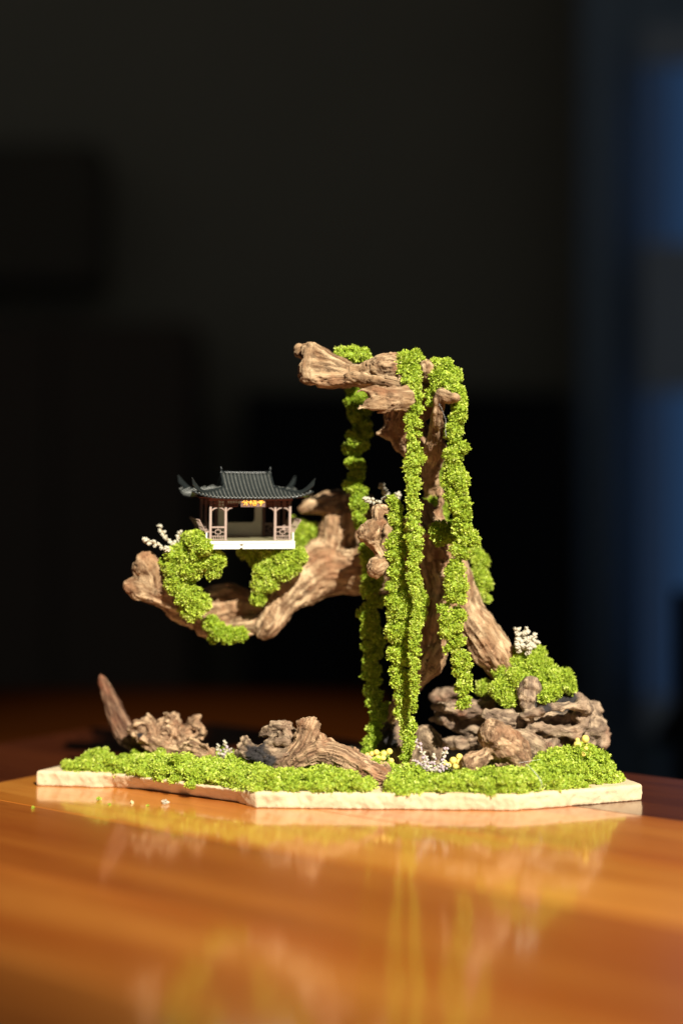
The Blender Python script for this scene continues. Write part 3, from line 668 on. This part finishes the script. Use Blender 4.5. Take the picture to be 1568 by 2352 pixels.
# ------------------------------------------------------------------ pavilion
M_roof=flat('slate_grey_plastic',(0.016,0.020,0.020),0.33,0.6,0.15,300)
M_tile=flat('ribbed_roof_tile_grey',(0.092,0.095,0.086),0.36,0.6,0.2,400)
M_col=flat('pinkish_brown_paint',(0.34,0.245,0.20),0.55,0.4,0.08,400)
M_beam=flat('dark_red_brown_paint',(0.22,0.075,0.04),0.5,0.4,0.1,400)
M_white=flat('white_model_plastic',(0.80,0.80,0.72),0.6,0.4,0.05,300)
M_wall=flat('off_white_model_wall',(0.62,0.60,0.48),0.8,0.3,0.06,200)
M_gold=flat('gold_lettering',(0.95,0.47,0.06),0.45,0.5)
def pavilion():
    P=empty('pavilion',(0,0,0)); tag(P,'miniature grey-roofed pavilion with upturned eaves, standing on moss over the left arm','pavilion')
    c=at(575,1242,45); P.location=Vector(c)*MM
    P.rotation_euler=(math.radians(3),0,math.radians(16.5))
    def part(name,mb,mat,par=None,smooth=False): return link(name,mb.mesh(name,smooth),mat,par or P)
    # platform, top at z = 0
    m=MB(); m.box(-22,-6,-4,28,-3.7,0); m.box(-4.6,21.6,-4,28,-3.7,0); m.box(-6,-4.6,-3,28,-3.2,-0.003)
    part('platform',m,M_white)
    m=MB(); m.box(-21.6,21.2,-4.35,-4.0,-1.1,-0.4); part('platform_moulding',m,M_white)
    H=20.8
    part('floor',MB().box(-19,19,-2.2,23.3,0.004,0.35),flat('olive_floor',(0.20,0.18,0.10),0.7))
    cols=[]
    for x in (-19.9,-12.4,12.4,19.9):
        for y in (0,24): cols.append((x,y))
    for s in (-19.9,19.9): cols.append((s,12))
    colmesh=MB(); colmesh.tube([(0,0,0),(0,0,0.7),(0,0,0.71),(0,0,H)],[0.95,0.95,0.66,0.62],10,up=(1,0,0)); cm=colmesh.mesh('column',True)
    for x,y in cols:
        o=link('column',cm,M_col,P); o.location=Vector((x,y,0))*MM
    # beams
    bm=[((-21,0),(21,0)),((-21,24),(21,24)),((-19.9,-1),(-19.9,25)),((19.9,-1),(19.9,25)),((-12.4,0),(-12.4,24)),((12.4,0),(12.4,24))]
    for i,((x0,y0),(x1,y1)) in enumerate(bm):
        m=MB(); e=0.003*i
        if y0==y1: m.box(x0,x1,y0-0.55,y0+0.55,H-1.2+e,H+0.4+e)
        else: m.box(x0-0.5,x0+0.5,y0,y1,H-1.1+e,H+0.3+e)
        part('beam',m,M_beam)
    # hanging lattice friezes and their little brackets
    def frieze(x0,x1,y,z1,ax=0):
        m=MB(); z0=z1-2.6; w=0.32; n=max(2,int((x1-x0)/1.25))
        m.box(x0,x1,y-w/2,y+w/2,z0-w,z0)
        for i in range(n+1):
            x=x0+(x1-x0)*i/n; m.box(x-w/2,x+w/2,y-w/2,y+w/2,z0+0.001,z1)
        m.box(x0,x1,y-w/2+0.05,y+w/2-0.05,z0+1.1,z0+1.1+w)
        return m
    for y in (0,24):
        for x0,x1 in ((-19.2,-13.1),(13.1,19.2),(-11.7,-6.5),(6.5,11.7)):
            part('frieze',frieze(x0,x1,y,H-1.2),M_beam)
    for x0,s in ((-19.2,1),(-13.1,-1),(-11.7,1),(11.7,-1),(13.1,1),(19.2,-1)):
        m=MB(); pts=[(x0,0,H-6.2),(x0+s*0.5,0,H-5.4),(x0+s*1.3,0,H-4.9),(x0+s*2.6,0,H-4.7)]; m.tube(pts,[0.35,0.4,0.4,0.25],6,up=(0,1,0)); part('bracket',m,M_col,smooth=True)
    # railings with fret pattern
    def railing(x0,x1,y,along=0):
        m=MB(); w=0.38
        def B(a0,a1,z0,z1,k=0):
            if along==0: m.box(a0,a1,y-w/2+k,y+w/2-k,z0,z1)
            else: m.box(y-w/2+k,y+w/2-k,a0,a1,z0,z1)
        B(x0,x1,6.3,7.1,-0.12); B(x0,x1,0.4,0.8); B(x0,x1,2.2,2.55,0.02)
        W=x1-x0; cx=(x0+x1)/2
        B(cx-W*.22,cx+W*.22,3.3,3.6,0.03); B(cx-W*.22,cx+W*.22,5.2,5.5,0.03); B(cx-W*.22,cx-W*.22+.35,3.6,5.2,0.04); B(cx+W*.22-.35,cx+W*.22,3.6,5.2,0.04)
        B(x0,cx-W*.22,4.2,4.5,0.05); B(cx+W*.22,x1,4.2,4.5,0.05); B(cx-.17,cx+.17,5.5,6.3,0.06); B(cx-.17,cx+.17,2.55,3.3,0.06)
        for f in (.15,.32,.5,.68,.85): B(x0+W*f-.15,x0+W*f+.15,0.8,2.2,0.05)
        return m
    for y in (0,24):
        for x0,x1 in ((-19.3,-13.0),(13.0,19.3)): part('railing',railing(x0,x1,y),M_col)
    # side benches with backs leaning outwards
    for s in (-1,1):
        m=MB(); m.box(min(s*19.4,s*22.6),max(s*19.4,s*22.6),0.2,23.8,4.1,4.8); b=part('bench_seat',m,M_col)
        for y in (0.6,8,16,23.2):
            m=MB(); m.box(s*21.7-0.35,s*21.7+0.35,y-0.35,y+0.35,0,4.1); part('bench_leg',m,M_white)
        m=MB(); P0=[(s*22.3,0,4.8),(s*23.2,0,6.3),(s*24.3,0,8.2),(s*25.6,0,10.4)]
        for k in range(9):
            y=0.4+k*23.2/8; m.tube([(a,y,z) for a,_,z in P0],[0.32,0.3,0.3,0.42],6,up=(0,1,0))
        m.tube([(s*25.3,0,10.0),(s*25.3,24,10.0)],0.36,6); m.tube([(s*23.4,0,6.7),(s*23.4,24,6.7)],0.26,6)
        part('bench_back',m,M_col,smooth=False)
    # rear wall with a rounded opening
    m=MB(); V=[];F=[]; x0,x1,z0,z1=-11.3,11.3,0.0,H-1.3; ox0,ox1,oz0,oz1,rr=-7.6,7.6,7.6,17.2,1.8
    out=[];inn=[]
    for cx,cz,a0 in ((ox1-rr,oz0+rr,-90),(ox1-rr,oz1-rr,0),(ox0+rr,oz1-rr,90),(ox0+rr,oz0+rr,180)):
        for k in range(7):
            a=math.radians(a0+k*15); inn.append((cx+rr*math.cos(a),cz+rr*math.sin(a)))
    cs=[(x1,z0),(x1,z1),(x0,z1),(x0,z0)]
    nI=len(inn)
    for yy in (23.4,24.6):
        V+=[(a,yy,b) for a,b in inn]+[(a,yy,b) for a,b in cs]
    st=nI+4
    for j in range(4):
        for k in range(6):
            a=j*7+k; F.append((a,nI+j,a+1)); F.append((st+a,st+a+1,st+nI+j))
        a=j*7+6; b=(a+1)%nI; j2=(j+1)%4
        F.append((a,nI+j,nI+j2,b)); F.append((st+a,st+b,st+nI+j2,st+nI+j))
        F.append((nI+j,st+nI+j,st+nI+j2,nI+j2))
    for a in range(nI): b=(a+1)%nI; F.append((a,b,st+b,st+a))
    m.add(V,F); part('rear_wall',m,M_wall)
    # sign board with three gold characters
    m=MB(); m.box(-5.9,6.3,-4.3,-3.7,H-4.0,H-0.05); sb=part('sign_board',m,flat('dark_brown_board',(0.17,0.10,0.085),0.6))
    def char(strokes,cx):
        m=MB()
        for i,s in enumerate(strokes):
            m.tube([(cx+a*1.12,-4.42-0.012*i,H-2.0+b*1.15) for a,b in s],0.30,6,up=(0,1,0))
        return link('character',m.mesh('character',True),M_gold,sb)
    char([[(-0.1,1.4),(-0.8,0.6),(-1.6,0.0)],[(0.1,1.3),(0.9,0.5),(1.7,0.1)],[(-0.8,0.15),(0.7,0.15)],[(0.7,0.15),(0.7,-0.9),(0.35,-1.2)],[(0,0.1),(-0.3,-0.6),(-0.9,-1.1)]],-3.7)
    char([[(-1.0,1.3),(-1.0,-1.3)],[(-1.6,0.5),(-0.4,0.5)],[(-1.0,0.3),(-1.6,-0.5)],[(-1.0,0.3),(-0.5,-0.3)],[(0.6,1.3),(0.0,0.6)],[(-0.1,0.75),(1.6,0.7)],[(0.1,0.2),(1.5,0.2)],[(0.1,0.2),(0.0,-1.0),(1.3,-1.1)],[(1.3,0.2),(1.3,-1.1)],[(-0.2,-0.4),(1.7,-0.4)]],0.1)
    char([[(0,1.4),(0,1.0)],[(-1.1,0.95),(1.1,0.95)],[(-0.6,0.6),(0.6,0.6)],[(-1.5,-0.1),(-1.4,0.3),(1.5,0.3),(1.6,-0.1)],[(-0.8,-0.2),(0.8,-0.2)],[(0.05,-0.2),(0.05,-1.2),(-0.3,-1.3)]],4.0)
    # roof: hip and gable with concave slopes and lifted corners
    RZ=H+0.6; HX,YF,YB=29.5,-5.6,29.6; YC=(YF+YB)/2; HY=(YB-YF)/2; GX=12.4; SG=0.52; RH=11.4
    prof=lambda s: RH*(0.50*s+0.50*s*s)
    def lift(u,s): return 3.4*abs(u)**5*(1-s)**2
    def Pf(x,s,sgn=-1):      # front (-1) / back (+1) slope
        lim=HX-(HX-GX)*min(s/SG,1)
        return Vector((x, YC+sgn*HY*(1-s)+sgn*0.9*(abs(x)/HX)**6*(1-s), RZ+prof(s)+lift(x/HX,s)))
    def Ps(v,s,sgn):         # side slopes; s up to SG, v in -1..1 across depth
        x=HX-(HX-GX)*(s/SG); ym=HY*(1-s)
        return Vector((sgn*(x+0.9*abs(v)**6*(1-s)), YC+v*ym, RZ+prof(s)+lift(1,s)*abs(v)**5))
    shell=MB()
    for sgn in (-1,1):
        ns,nx=12,36; V=[];F=[]
        for i in range(ns+1):
            s=i/ns; lim=HX-(HX-GX)*min(s/SG,1)
            for j in range(nx+1): V.append(Pf(lim*(2*j/nx-1),s,sgn))
        for i in range(ns):
            for j in range(nx):
                a=i*(nx+1)+j; q=(a,a+1,a+nx+2,a+nx+1); F.append(q if sgn<0 else q[::-1])
        shell.add(V,F)
        ns2,nv=7,24; V=[];F=[]
        for i in range(ns2+1):
            s=SG*i/ns2
            for j in range(nv+1): V.append(Ps(2*j/nv-1,s,sgn))
        for i in range(ns2):
            for j in range(nv):
                a=i*(nv+1)+j; q=(a,a+1,a+nv+2,a+nv+1); F.append(q if sgn>0 else q[::-1])
        shell.add(V,F)
        # gable wall
        g=[Pf(sgn*(GX-0.3),SG+(1-SG)*k/5,-1) for k in range(6)]+[Pf(sgn*(GX-0.3),1-(1-SG)*k/5,1) for k in range(1,6)]
        shell.add(g,[tuple(range(len(g)))])
    roof=part('roof',shell,M_roof,smooth=True)
    so=roof.modifiers.new('s','SOLIDIFY'); so.thickness=0.0006; so.offset=-1
    # ceiling and eave boards
    m=MB(); m.box(-26,26,-4.2,28.2,H+0.45,H+0.8); part('ceiling',m,M_beam,roof)
    def rowtube(pts,r=0.42):
        m=MB(); pts=[p+Vector((0,0,0.12)) for p in pts]; m.tube(pts,[r*1.12]+[r]*(len(pts)-1),6,up=(0,0,1)); return m
    nrow=31
    for sgn in (-1,1):
        for k in range(nrow):
            x=-HX+HX*2*(k+0.5)/nrow
            smax=1.0 if abs(x)<GX else SG*(HX-abs(x))/(HX-GX)
            if smax<0.03: continue
            n=max(2,int(11*smax)); pts=[Pf(x,smax*i/n,sgn) for i in range(n+1)]
            pts[0]=pts[0]+Vector((0,sgn*0.4,0))
            part('roof_tile_row',rowtube(pts),M_tile,roof,True)
    for sgn in (-1,1):
        for k in range(19):
            v=-1+2*(k+0.5)/19; y=v*HY; smax=min(SG,1-abs(y)/HY)
            if smax<0.03: continue
            n=5; pts=[]
            for i in range(n+1):
                s=smax*i/n; pts.append(Ps(max(-1,min(1,y/(HY*(1-s)))),s,sgn))
            part('roof_tile_row',rowtube(pts),M_tile,roof,True)
    # eave fascia
    for sgn in (-1,1):
        m=MB(); m.tube([Pf(HX*(2*j/30-1),0,sgn)+Vector((0,-sgn*0.3,-0.45)) for j in range(31)],0.35,4); part('fascia',m,M_roof,roof)
        m=MB(); m.tube([Ps(2*j/24-1,0,sgn)+Vector((-sgn*0.3,0,-0.45)) for j in range(25)],0.35,4); part('fascia',m,M_roof,roof)
    # ridges
    m=MB(); m.tube([(x,YC,RZ+RH+0.25+0.25*(abs(x)/GX)**3) for x in np.linspace(-GX+.5,GX-.5,12)],0.55,6); part('ridge',m,M_roof,roof,True)
    for sx in (-1,1):
        for sy in (-1,1):
            pts=[Pf(sx*GX,SG+(1-SG)*k/6,sy)+Vector((0,0,0.35)) for k in range(7)]
            m=MB(); m.tube(pts+[pts[-1]+Vector((sx*-0.1,sy*0.1,1.4)),pts[-1]+Vector((sx*0.3,sy*0.4,2.9))],[0.5]*7+[0.42,0.28],6,up=(1,0,0)); part('gable_ridge',m,M_roof,roof,True)
            # hip ridge with its upturned fin
            N=12; top=[];bot=[]
            for k in range(N+1):
                f=k/N; s=SG*(1-f); x=HX-(HX-GX)*(s/SG); p=Pf(sx*x,s,sy)
                bot.append(p+Vector((0,0,-0.1))); top.append(p+Vector((0,0,0.75)))
            d=Vector((sx*0.72,sy*0.55,0))
            for k in range(N+1):
                f=k/N; up=5.4*max(0,(f-0.58)/0.42)**2.0; sh=Vector((0,0,up))+d*(1.5*max(0,(f-0.7)/0.3)**2); top[k]=top[k]+sh; bot[k]=bot[k]+sh*0.50
            sd=Vector((-d.y,d.x,0)).normalized()*0.32
            V=[];F=[]
            for a,b in zip(top,bot): V+=[a+sd*.6,a-sd*.6,b-sd,b+sd]
            for k in range(N):
                for e in range(4): F.append((4*k+e,4*k+(e+1)%4,4*k+4+(e+1)%4,4*k+4+e))
            F.append((3,2,1,0)); F.append((4*N,4*N+1,4*N+2,4*N+3))
            m=MB(); m.add(V,F); m.tube([p+Vector((0,0,0.05)) for p in top],[0.36]*N+[0.30],6); part('hip_ridge',m,M_roof,roof)
    return P
pavilion()
# ------------------------------------------------------------------ dry flower sprigs and berries
M_pet=flat('dry_white_petals',(0.60,0.55,0.43),0.7,0.3,0.35,900); M_lil=flat('dry_lilac_petals',(0.50,0.40,0.44),0.7,0.3,0.15,700)
M_stem=flat('dry_stem',(0.30,0.22,0.10),0.7); M_gr=flat('dusty_green_stem',(0.25,0.33,0.10),0.7)
def floret_mesh(name):
    m=MB()
    for k in range(6):
        a=k*math.pi/3+random.uniform(-.3,.3); sp=random.uniform(0.25,0.55); L=random.uniform(1.5,2.3); d=Vector((math.cos(a)*sp,math.sin(a)*sp,1)).normalized()
        m.tube([(0,0,0),d*L*0.35,d*L*0.8,d*L],[0.18,0.36,0.44,0.14],5,up=(0.3,0.9,0))
    return m.mesh(name,True)
FL=[floret_mesh('floret') for _ in range(4)]
for i,f in enumerate(FL): f.materials.append(M_pet if i%2==0 else M_lil)
FLW=[f.copy() for f in FL]
for f in FLW: f.materials.clear(); f.materials.append(M_pet)
def sprig(label,base,branches,white=False,scale=1.0,dens=1.0):
    b=at(*base); e=empty('dry_flower_sprig',b); tag(e,label,'dried flower',)
    ms=MB(); B=Vector(b)
    for br in branches:
        pts=[Vector(at(*p)) for p in br]; full=[B]+pts
        ms.tube([p-B for p in full],0.22,5)
        L=sum((full[i+1]-full[i]).length for i in range(len(full)-1))
        n=max(5,int(L/0.62*dens)); 
        for k in range(n):
            t=(0.22+0.78*k/(n-1))*(len(full)-1); i=min(int(t),len(full)-2); p=full[i].lerp(full[i+1],t-i); d=(full[i+1]-full[i]).normalized()
            side=Vector(RNG.normal(size=3)); side-=d*side.dot(d); side.normalize()
            q=(d*0.75+side*(0.75 if k<n-1 else 0.1)).normalized()
            o=link('floret',(FLW if white else FL)[int(RNG.integers(4))],None,e)
            o.location=(p-B+side*0.25)*MM; o.rotation_euler=q.to_track_quat('Z','Y').to_euler(); s=scale*RNG.uniform(0.55,1.05); o.scale=(s,s,s)
    link('stem',ms.mesh('stem'),M_stem,e)
sprig('white and lilac dried flower sprig left of the pavilion, pointing left',(408,1278,46),[[(378,1258,46),(350,1246,45),(332,1241,44)],[(392,1250,50),(378,1228,52),(366,1209,53)],[(402,1255,46),(410,1238,46),(414,1224,47)],[(392,1262,44),(384,1262,42)]],True,0.95)
sprig('pale dried flower sprig where the moss strands meet the arm, beside the gnarled twig',(905,1168,46),[[(880,1160,44),(855,1150,42),(836,1146,42)],[(895,1150,56),(885,1132,58),(876,1114,58)],[(908,1150,54),(914,1136,54)],[(890,1158,44),(884,1144,42)]],True,0.95)
sprig('white dried flower tuft on top of the moss hill at the right',(1204,1500,48),[[(1195,1480,47),(1184,1450,46)],[(1204,1475,46),(1206,1446,46)],[(1214,1482,46),(1222,1462,46)],[(1196,1490,42),(1190,1472,42)],[(1210,1492,42),(1212,1472,41)],[(1218,1490,44),(1228,1474,46)]],True,1.35,1.1)
sprig('dusty lilac dried flower sprig in the front moss beside the yellow berries',(990,1782,18),[[(982,1755,18),(968,1728,19),(958,1702,20)],[(975,1765,17),(950,1748,17)],[(992,1760,16),(996,1738,16)],[(1002,1765,18),(1018,1738,19),(1024,1722,20)],[(1008,1770,16),(1030,1758,15)],[(984,1768,12),(972,1752,12)],[(998,1775,12),(1012,1762,12)]],False,0.9,1.15)
sprig('small dim dried flower sprig right of the driftwood tangle',(515,1748,44),[[(506,1730,44),(500,1714,44)],[(520,1730,46),(516,1706,47)],[(526,1738,44),(530,1722,44)]],False,0.8)
M_berry=flat('yellow_berry',(0.85,0.66,0.16),0.5,0.4,0.15,900,0.8)
bi=ICO2
def berry_mesh():
    v,f=bi; v=v*(1+0.05*pnoise(v*2.4+random.random()*9))[:,None]
    return npmesh('berry',v,f,True)
BM=[berry_mesh() for _ in range(3)]
for b_ in BM: b_.materials.append(M_berry)
def berries(label,pts,foot):
    c=at(*foot); e=empty('berry_cluster',c); tag(e,label,'berries',); ms=MB()
    for (x,y,Y,r) in pts:
        p=at(x,y,Y); o=link('berry',BM[int(RNG.integers(3))],None,e); o.location=Vector(p-c)*MM; k=px(r,Y); o.scale=(k,k,k*0.95); o.rotation_euler=(random.random()*3,random.random()*3,0)
        ms.tube([(0,0,0),Vector(p-c)*0.5+Vector((0,0.6,0.3)),Vector(p-c)],0.2,5)
    link('stem',ms.mesh('stem'),M_gr,e)
berries('cluster of cream yellow berries left of the thick hanging strand',[(853,1731,30,6),(864,1728,30,7),(867,1741,28,7),(879,1741,28,7),(881,1731,30,7.5),(894,1726,31,7.5),(898,1747,27,6.5),(852,1742,33,7),(843,1734,34,6)],(872,1770,28))
berries('cluster of deep yellow berries left of the knobbly nub',[(1019,1752,22,8),(1040,1747,20,9),(1054,1738,22,8),(1053,1750,19,7),(1060,1746,24,7),(1045,1760,16,7),(1056,1762,18,6),(1030,1757,20,7)],(1040,1785,18))
berries('cluster of yellow berries on the mound near the right edge of the slab',[(1343,1697,24,9),(1325,1711,24,9.5),(1317,1721,26,7.5),(1331,1723,24,6),(1342,1712,26,6),(1344,1719,22,5.5),(1353,1718,28,8.5),(1338,1731,22,7),(1349,1729,24,6),(1325,1700,30,6)],(1336,1755,26))
# ------------------------------------------------------------------ crumbs, threads, glue
cr=[((228,1838),0.9,'moss'),((253,1850),0.6,'moss'),((304,1845),0.7,'pale'),((379,1846),1.3,'white'),((77,1857),0.6,'moss'),((340,1852),0.35,'moss')]
lab={(228,1838):'larger green moss crumb on the table below the left of the slab',(253,1850):'small green moss crumb just right of the larger one on the table',(304,1845):'pale yellowish crumb left of the white one on the table',(379,1846):'white flower crumb on the table, the largest crumb',(77,1857):'lone green crumb on the table farthest to the left',(340,1852):'tiny green crumb between the pale and the white ones'}
for (x,y),r,kd in cr:
    Y=653*(681/(y-1176)-1); X=(x-784)*0.2*(DIST+Y)/DIST; c=np.array([X,Y,r*0.8])
    nods=[(c,r*0.6)]+[(c+RNG.normal(0,r*0.45,3)*np.array([1,1,.5]),r*0.45) for _ in range(4)]
    mt=M_moss if kd=='moss' else (M_pet if kd=='white' else flat('pale_crumb',(0.7,0.62,0.35),0.7))
    moss('crumb',nods,lab[(x,y)],mt,cat='crumb',dens=2.2,L=0.55,base=(X,Y,0))
M_thr=flat('clear_thread',(0.85,0.85,0.85),0.25,0.8)
def thread(label,pts,r=0.07):
    P0=[Vector(at(*p)) for p in pts]; b=P0[0]; Q=[]
    for i in range(len(P0)-1):
        for k in range(4):
            t=k/4; p0,p1,p2,p3=P0[max(i-1,0)],P0[i],P0[i+1],P0[min(i+2,len(P0)-1)]
            Q.append(0.5*((2*p1)+(p2-p0)*t+(2*p0-5*p1+4*p2-p3)*t*t+(3*p1-p0-3*p2+p3)*t**3))
    Q.append(P0[-1]); m=MB(); m.tube([q-b for q in Q],r,5); o=link('thread',m.mesh('thread',True),M_thr,None,b); tag(o,label,'thread')
thread('shiny thread on the twig tip beside the right moss strand',[(1008,928,2),(1014,940,4),(1018,952,6),(1023,965,8),(1022,985,8),(1024,1005,9)])
thread('clear looping thread in the front moss below the oval driftwood',[(1205,1752,6),(1222,1768,-3),(1236,1785,-6),(1243,1800,-7),(1238,1816,-6)],0.09)
thread('thin thread bridging the knobbly nub and the right mound',[(1190,1752,12),(1215,1748,14),(1240,1744,16)],0.05)
# small wood splinter lying on the moss edge
o=wood('wood_splinter',[L_([(745,1822,3,3),(757,1820,3,5),(772,1822,3,3)])],h=0.4,lump=0.2,grit=0.3,streak=0.3,mat=M_log,seed=44,base=(-2,4,8)); tag(o,'small flat wood splinter at the slab edge below the driftwood log','splinter')
# ------------------------------------------------------------------ dark room behind
def bx(name,x0,x1,y0,y1,z0,z1,mat,par=None): return link(name,MB().box(x0,x1,y0,y1,z0,z1).mesh(name),mat,par)
def rm(x,y,Y): return at(x,y,Y)
Mw=flat('dim_wall_paint',(0.34,0.305,0.22),0.9,0.1,0.05,2)
o=bx('back_wall',-2600,2600,2600,2650,-900,2600,Mw); tag(o,kind='structure')
o=bx('floor',-2600,2600,-1500,2599,-760,-750,flat('dark_floor',(0.03,0.022,0.018),0.6)); tag(o,kind='structure')
Mk=flat('black_furniture',(0.008,0.008,0.009),0.5,0.2); Mb=flat('brown_furniture',(0.024,0.006,0.001),0.8,0.0)
def cab(name,label,x0,x1,y0,y1,Y,dep,mat,cat,doors=2):
    a=rm(x0,y1,Y); b=rm(x1,y0,Y); e=empty(name,((a[0]+b[0])/2,Y,a[2])); tag(e,label,cat)
    W=b[0]-a[0]; H=b[2]-a[2]
    bx('body',-W/2,W/2,0,dep,0,H,mat,e)
    for k in range(doors): bx('door',-W/2+W*k/doors+6,-W/2+W*(k+1)/doors-6,-14,-1,10,H-10,mat,e)
    return e
cab('cabinet','black cabinet blurred far behind the trunk and the pavilion',560,1310,900,1960,2300,250,Mk,'cabinet',3)
cab('wall_cupboard','black wall cupboard blurred at the upper left of the room',-500,225,330,650,2420,160,flat('dark_cupboard',(0.13,0.11,0.08),0.9,0.0),'cupboard',2)
cab('sideboard','dark brown sideboard blurred behind the left of the table',-500,440,740,1960,2330,240,flat('dark_sideboard',(0.13,0.10,0.075),0.9,0.0),'sideboard',3)
# reddish bench behind the table
e=empty('bench',(-150,420,-750)); tag(e,'dark reddish wooden bench blurred behind the table','bench')
bx('seat',-620,190,0,300,690,715,Mb,e)
for x in (-560,130): bx('leg',x-25,x+25,20,70,0,690,Mb,e); bx('leg',x-25,x+25,230,280,0,690,Mb,e)
# cool curtain and window at the right
def curtain():
    m,nt,b=newmat('slate_blue_curtain'); b.inputs['Base Color'].default_value=(0.32,0.40,0.47,1); b.inputs['Roughness'].default_value=0.9
    x0=rm(1335,0,2350)[0]; N=90; V=[];F=[]
    for i in range(N+1):
        x=x0+i*11; y=2350+16*math.sin(i*0.8)+6*math.sin(i*1.9)
        V+=[(x,y,-700),(x,y,2400)]
    for i in range(N): F.append((2*i,2*i+2,2*i+3,2*i+1))
    o=link('curtain',MB().add(V,F).mesh('curtain',True),m); so=o.modifiers.new('s','SOLIDIFY'); so.thickness=0.004
    tag(o,'slate blue curtain blurred at the right of the room','curtain')
curtain()
def window():
    e=empty('window',rm(1600,1660,2250)); tag(e,'tall blue daylight window blurred at the right edge','window')
    B=rm(1600,1660,2250)
    def em(c,s):
        m,nt,b=newmat('blue_daylight_glass'); b.inputs['Base Color'].default_value=(0.02,0.03,0.05,1); b.inputs['Emission Color'].default_value=(*c,1); b.inputs['Emission Strength'].default_value=s; return m
    g=em((0.13,0.34,0.80),0.11); g2=em((0.14,0.28,0.60),0.07)
    for (ya,yb) in ((150,560),(900,1600)):
        for xa,xb,gg in ((1478,1535,g2),(1545,1900,g)):
            p=rm(xa,yb,2250); q=rm(xb,ya,2250); bx('pane',p[0]-B[0],q[0]-B[0],4,8,p[2]-B[2],q[2]-B[2],gg,e)
    fm=flat('window_frame_paint',(0.5,0.55,0.6),0.6)
    for (ya,yb) in ((60,150),(560,900),(1600,1680)):
        p=rm(1474,yb,2250); q=rm(1900,ya,2250); bx('frame_rail',p[0]-B[0],q[0]-B[0],-10,20,p[2]-B[2]+0.5,q[2]-B[2]-0.5,fm,e)
window()
# dark chair back at the right edge
p=rm(1500,1700,900); e=empty('chair',(p[0]+60,900,-750)); tag(e,'black chair blurred at the right edge behind the table','chair')
m=MB(); q0=rm(1505,1712,900); q1=rm(1600,1560,900)
V=[(q0[0],0,q0[2]+750),(q1[0],0,q1[2]+750),(q1[0]+200,0,q1[2]+750),(q1[0]+200,0,q0[2]+750-0),]; V=[(a-p[0]-60,b,c) for a,b,c in V]
V+= [(a,30,c) for a,b,c in V]
m.add(V,[(0,3,2,1),(4,5,6,7),(0,1,5,4),(1,2,6,5),(2,3,7,6),(3,0,4,7)]); link('backrest',m.mesh('backrest'),Mk,e)
bx('seat',-40,300,30,400,420,460,Mk,e)
for x in (-30,250):
    for y in (5,360): bx('leg',x,x+30,y,y+30,0,419 if y>5 else 800,Mk,e)
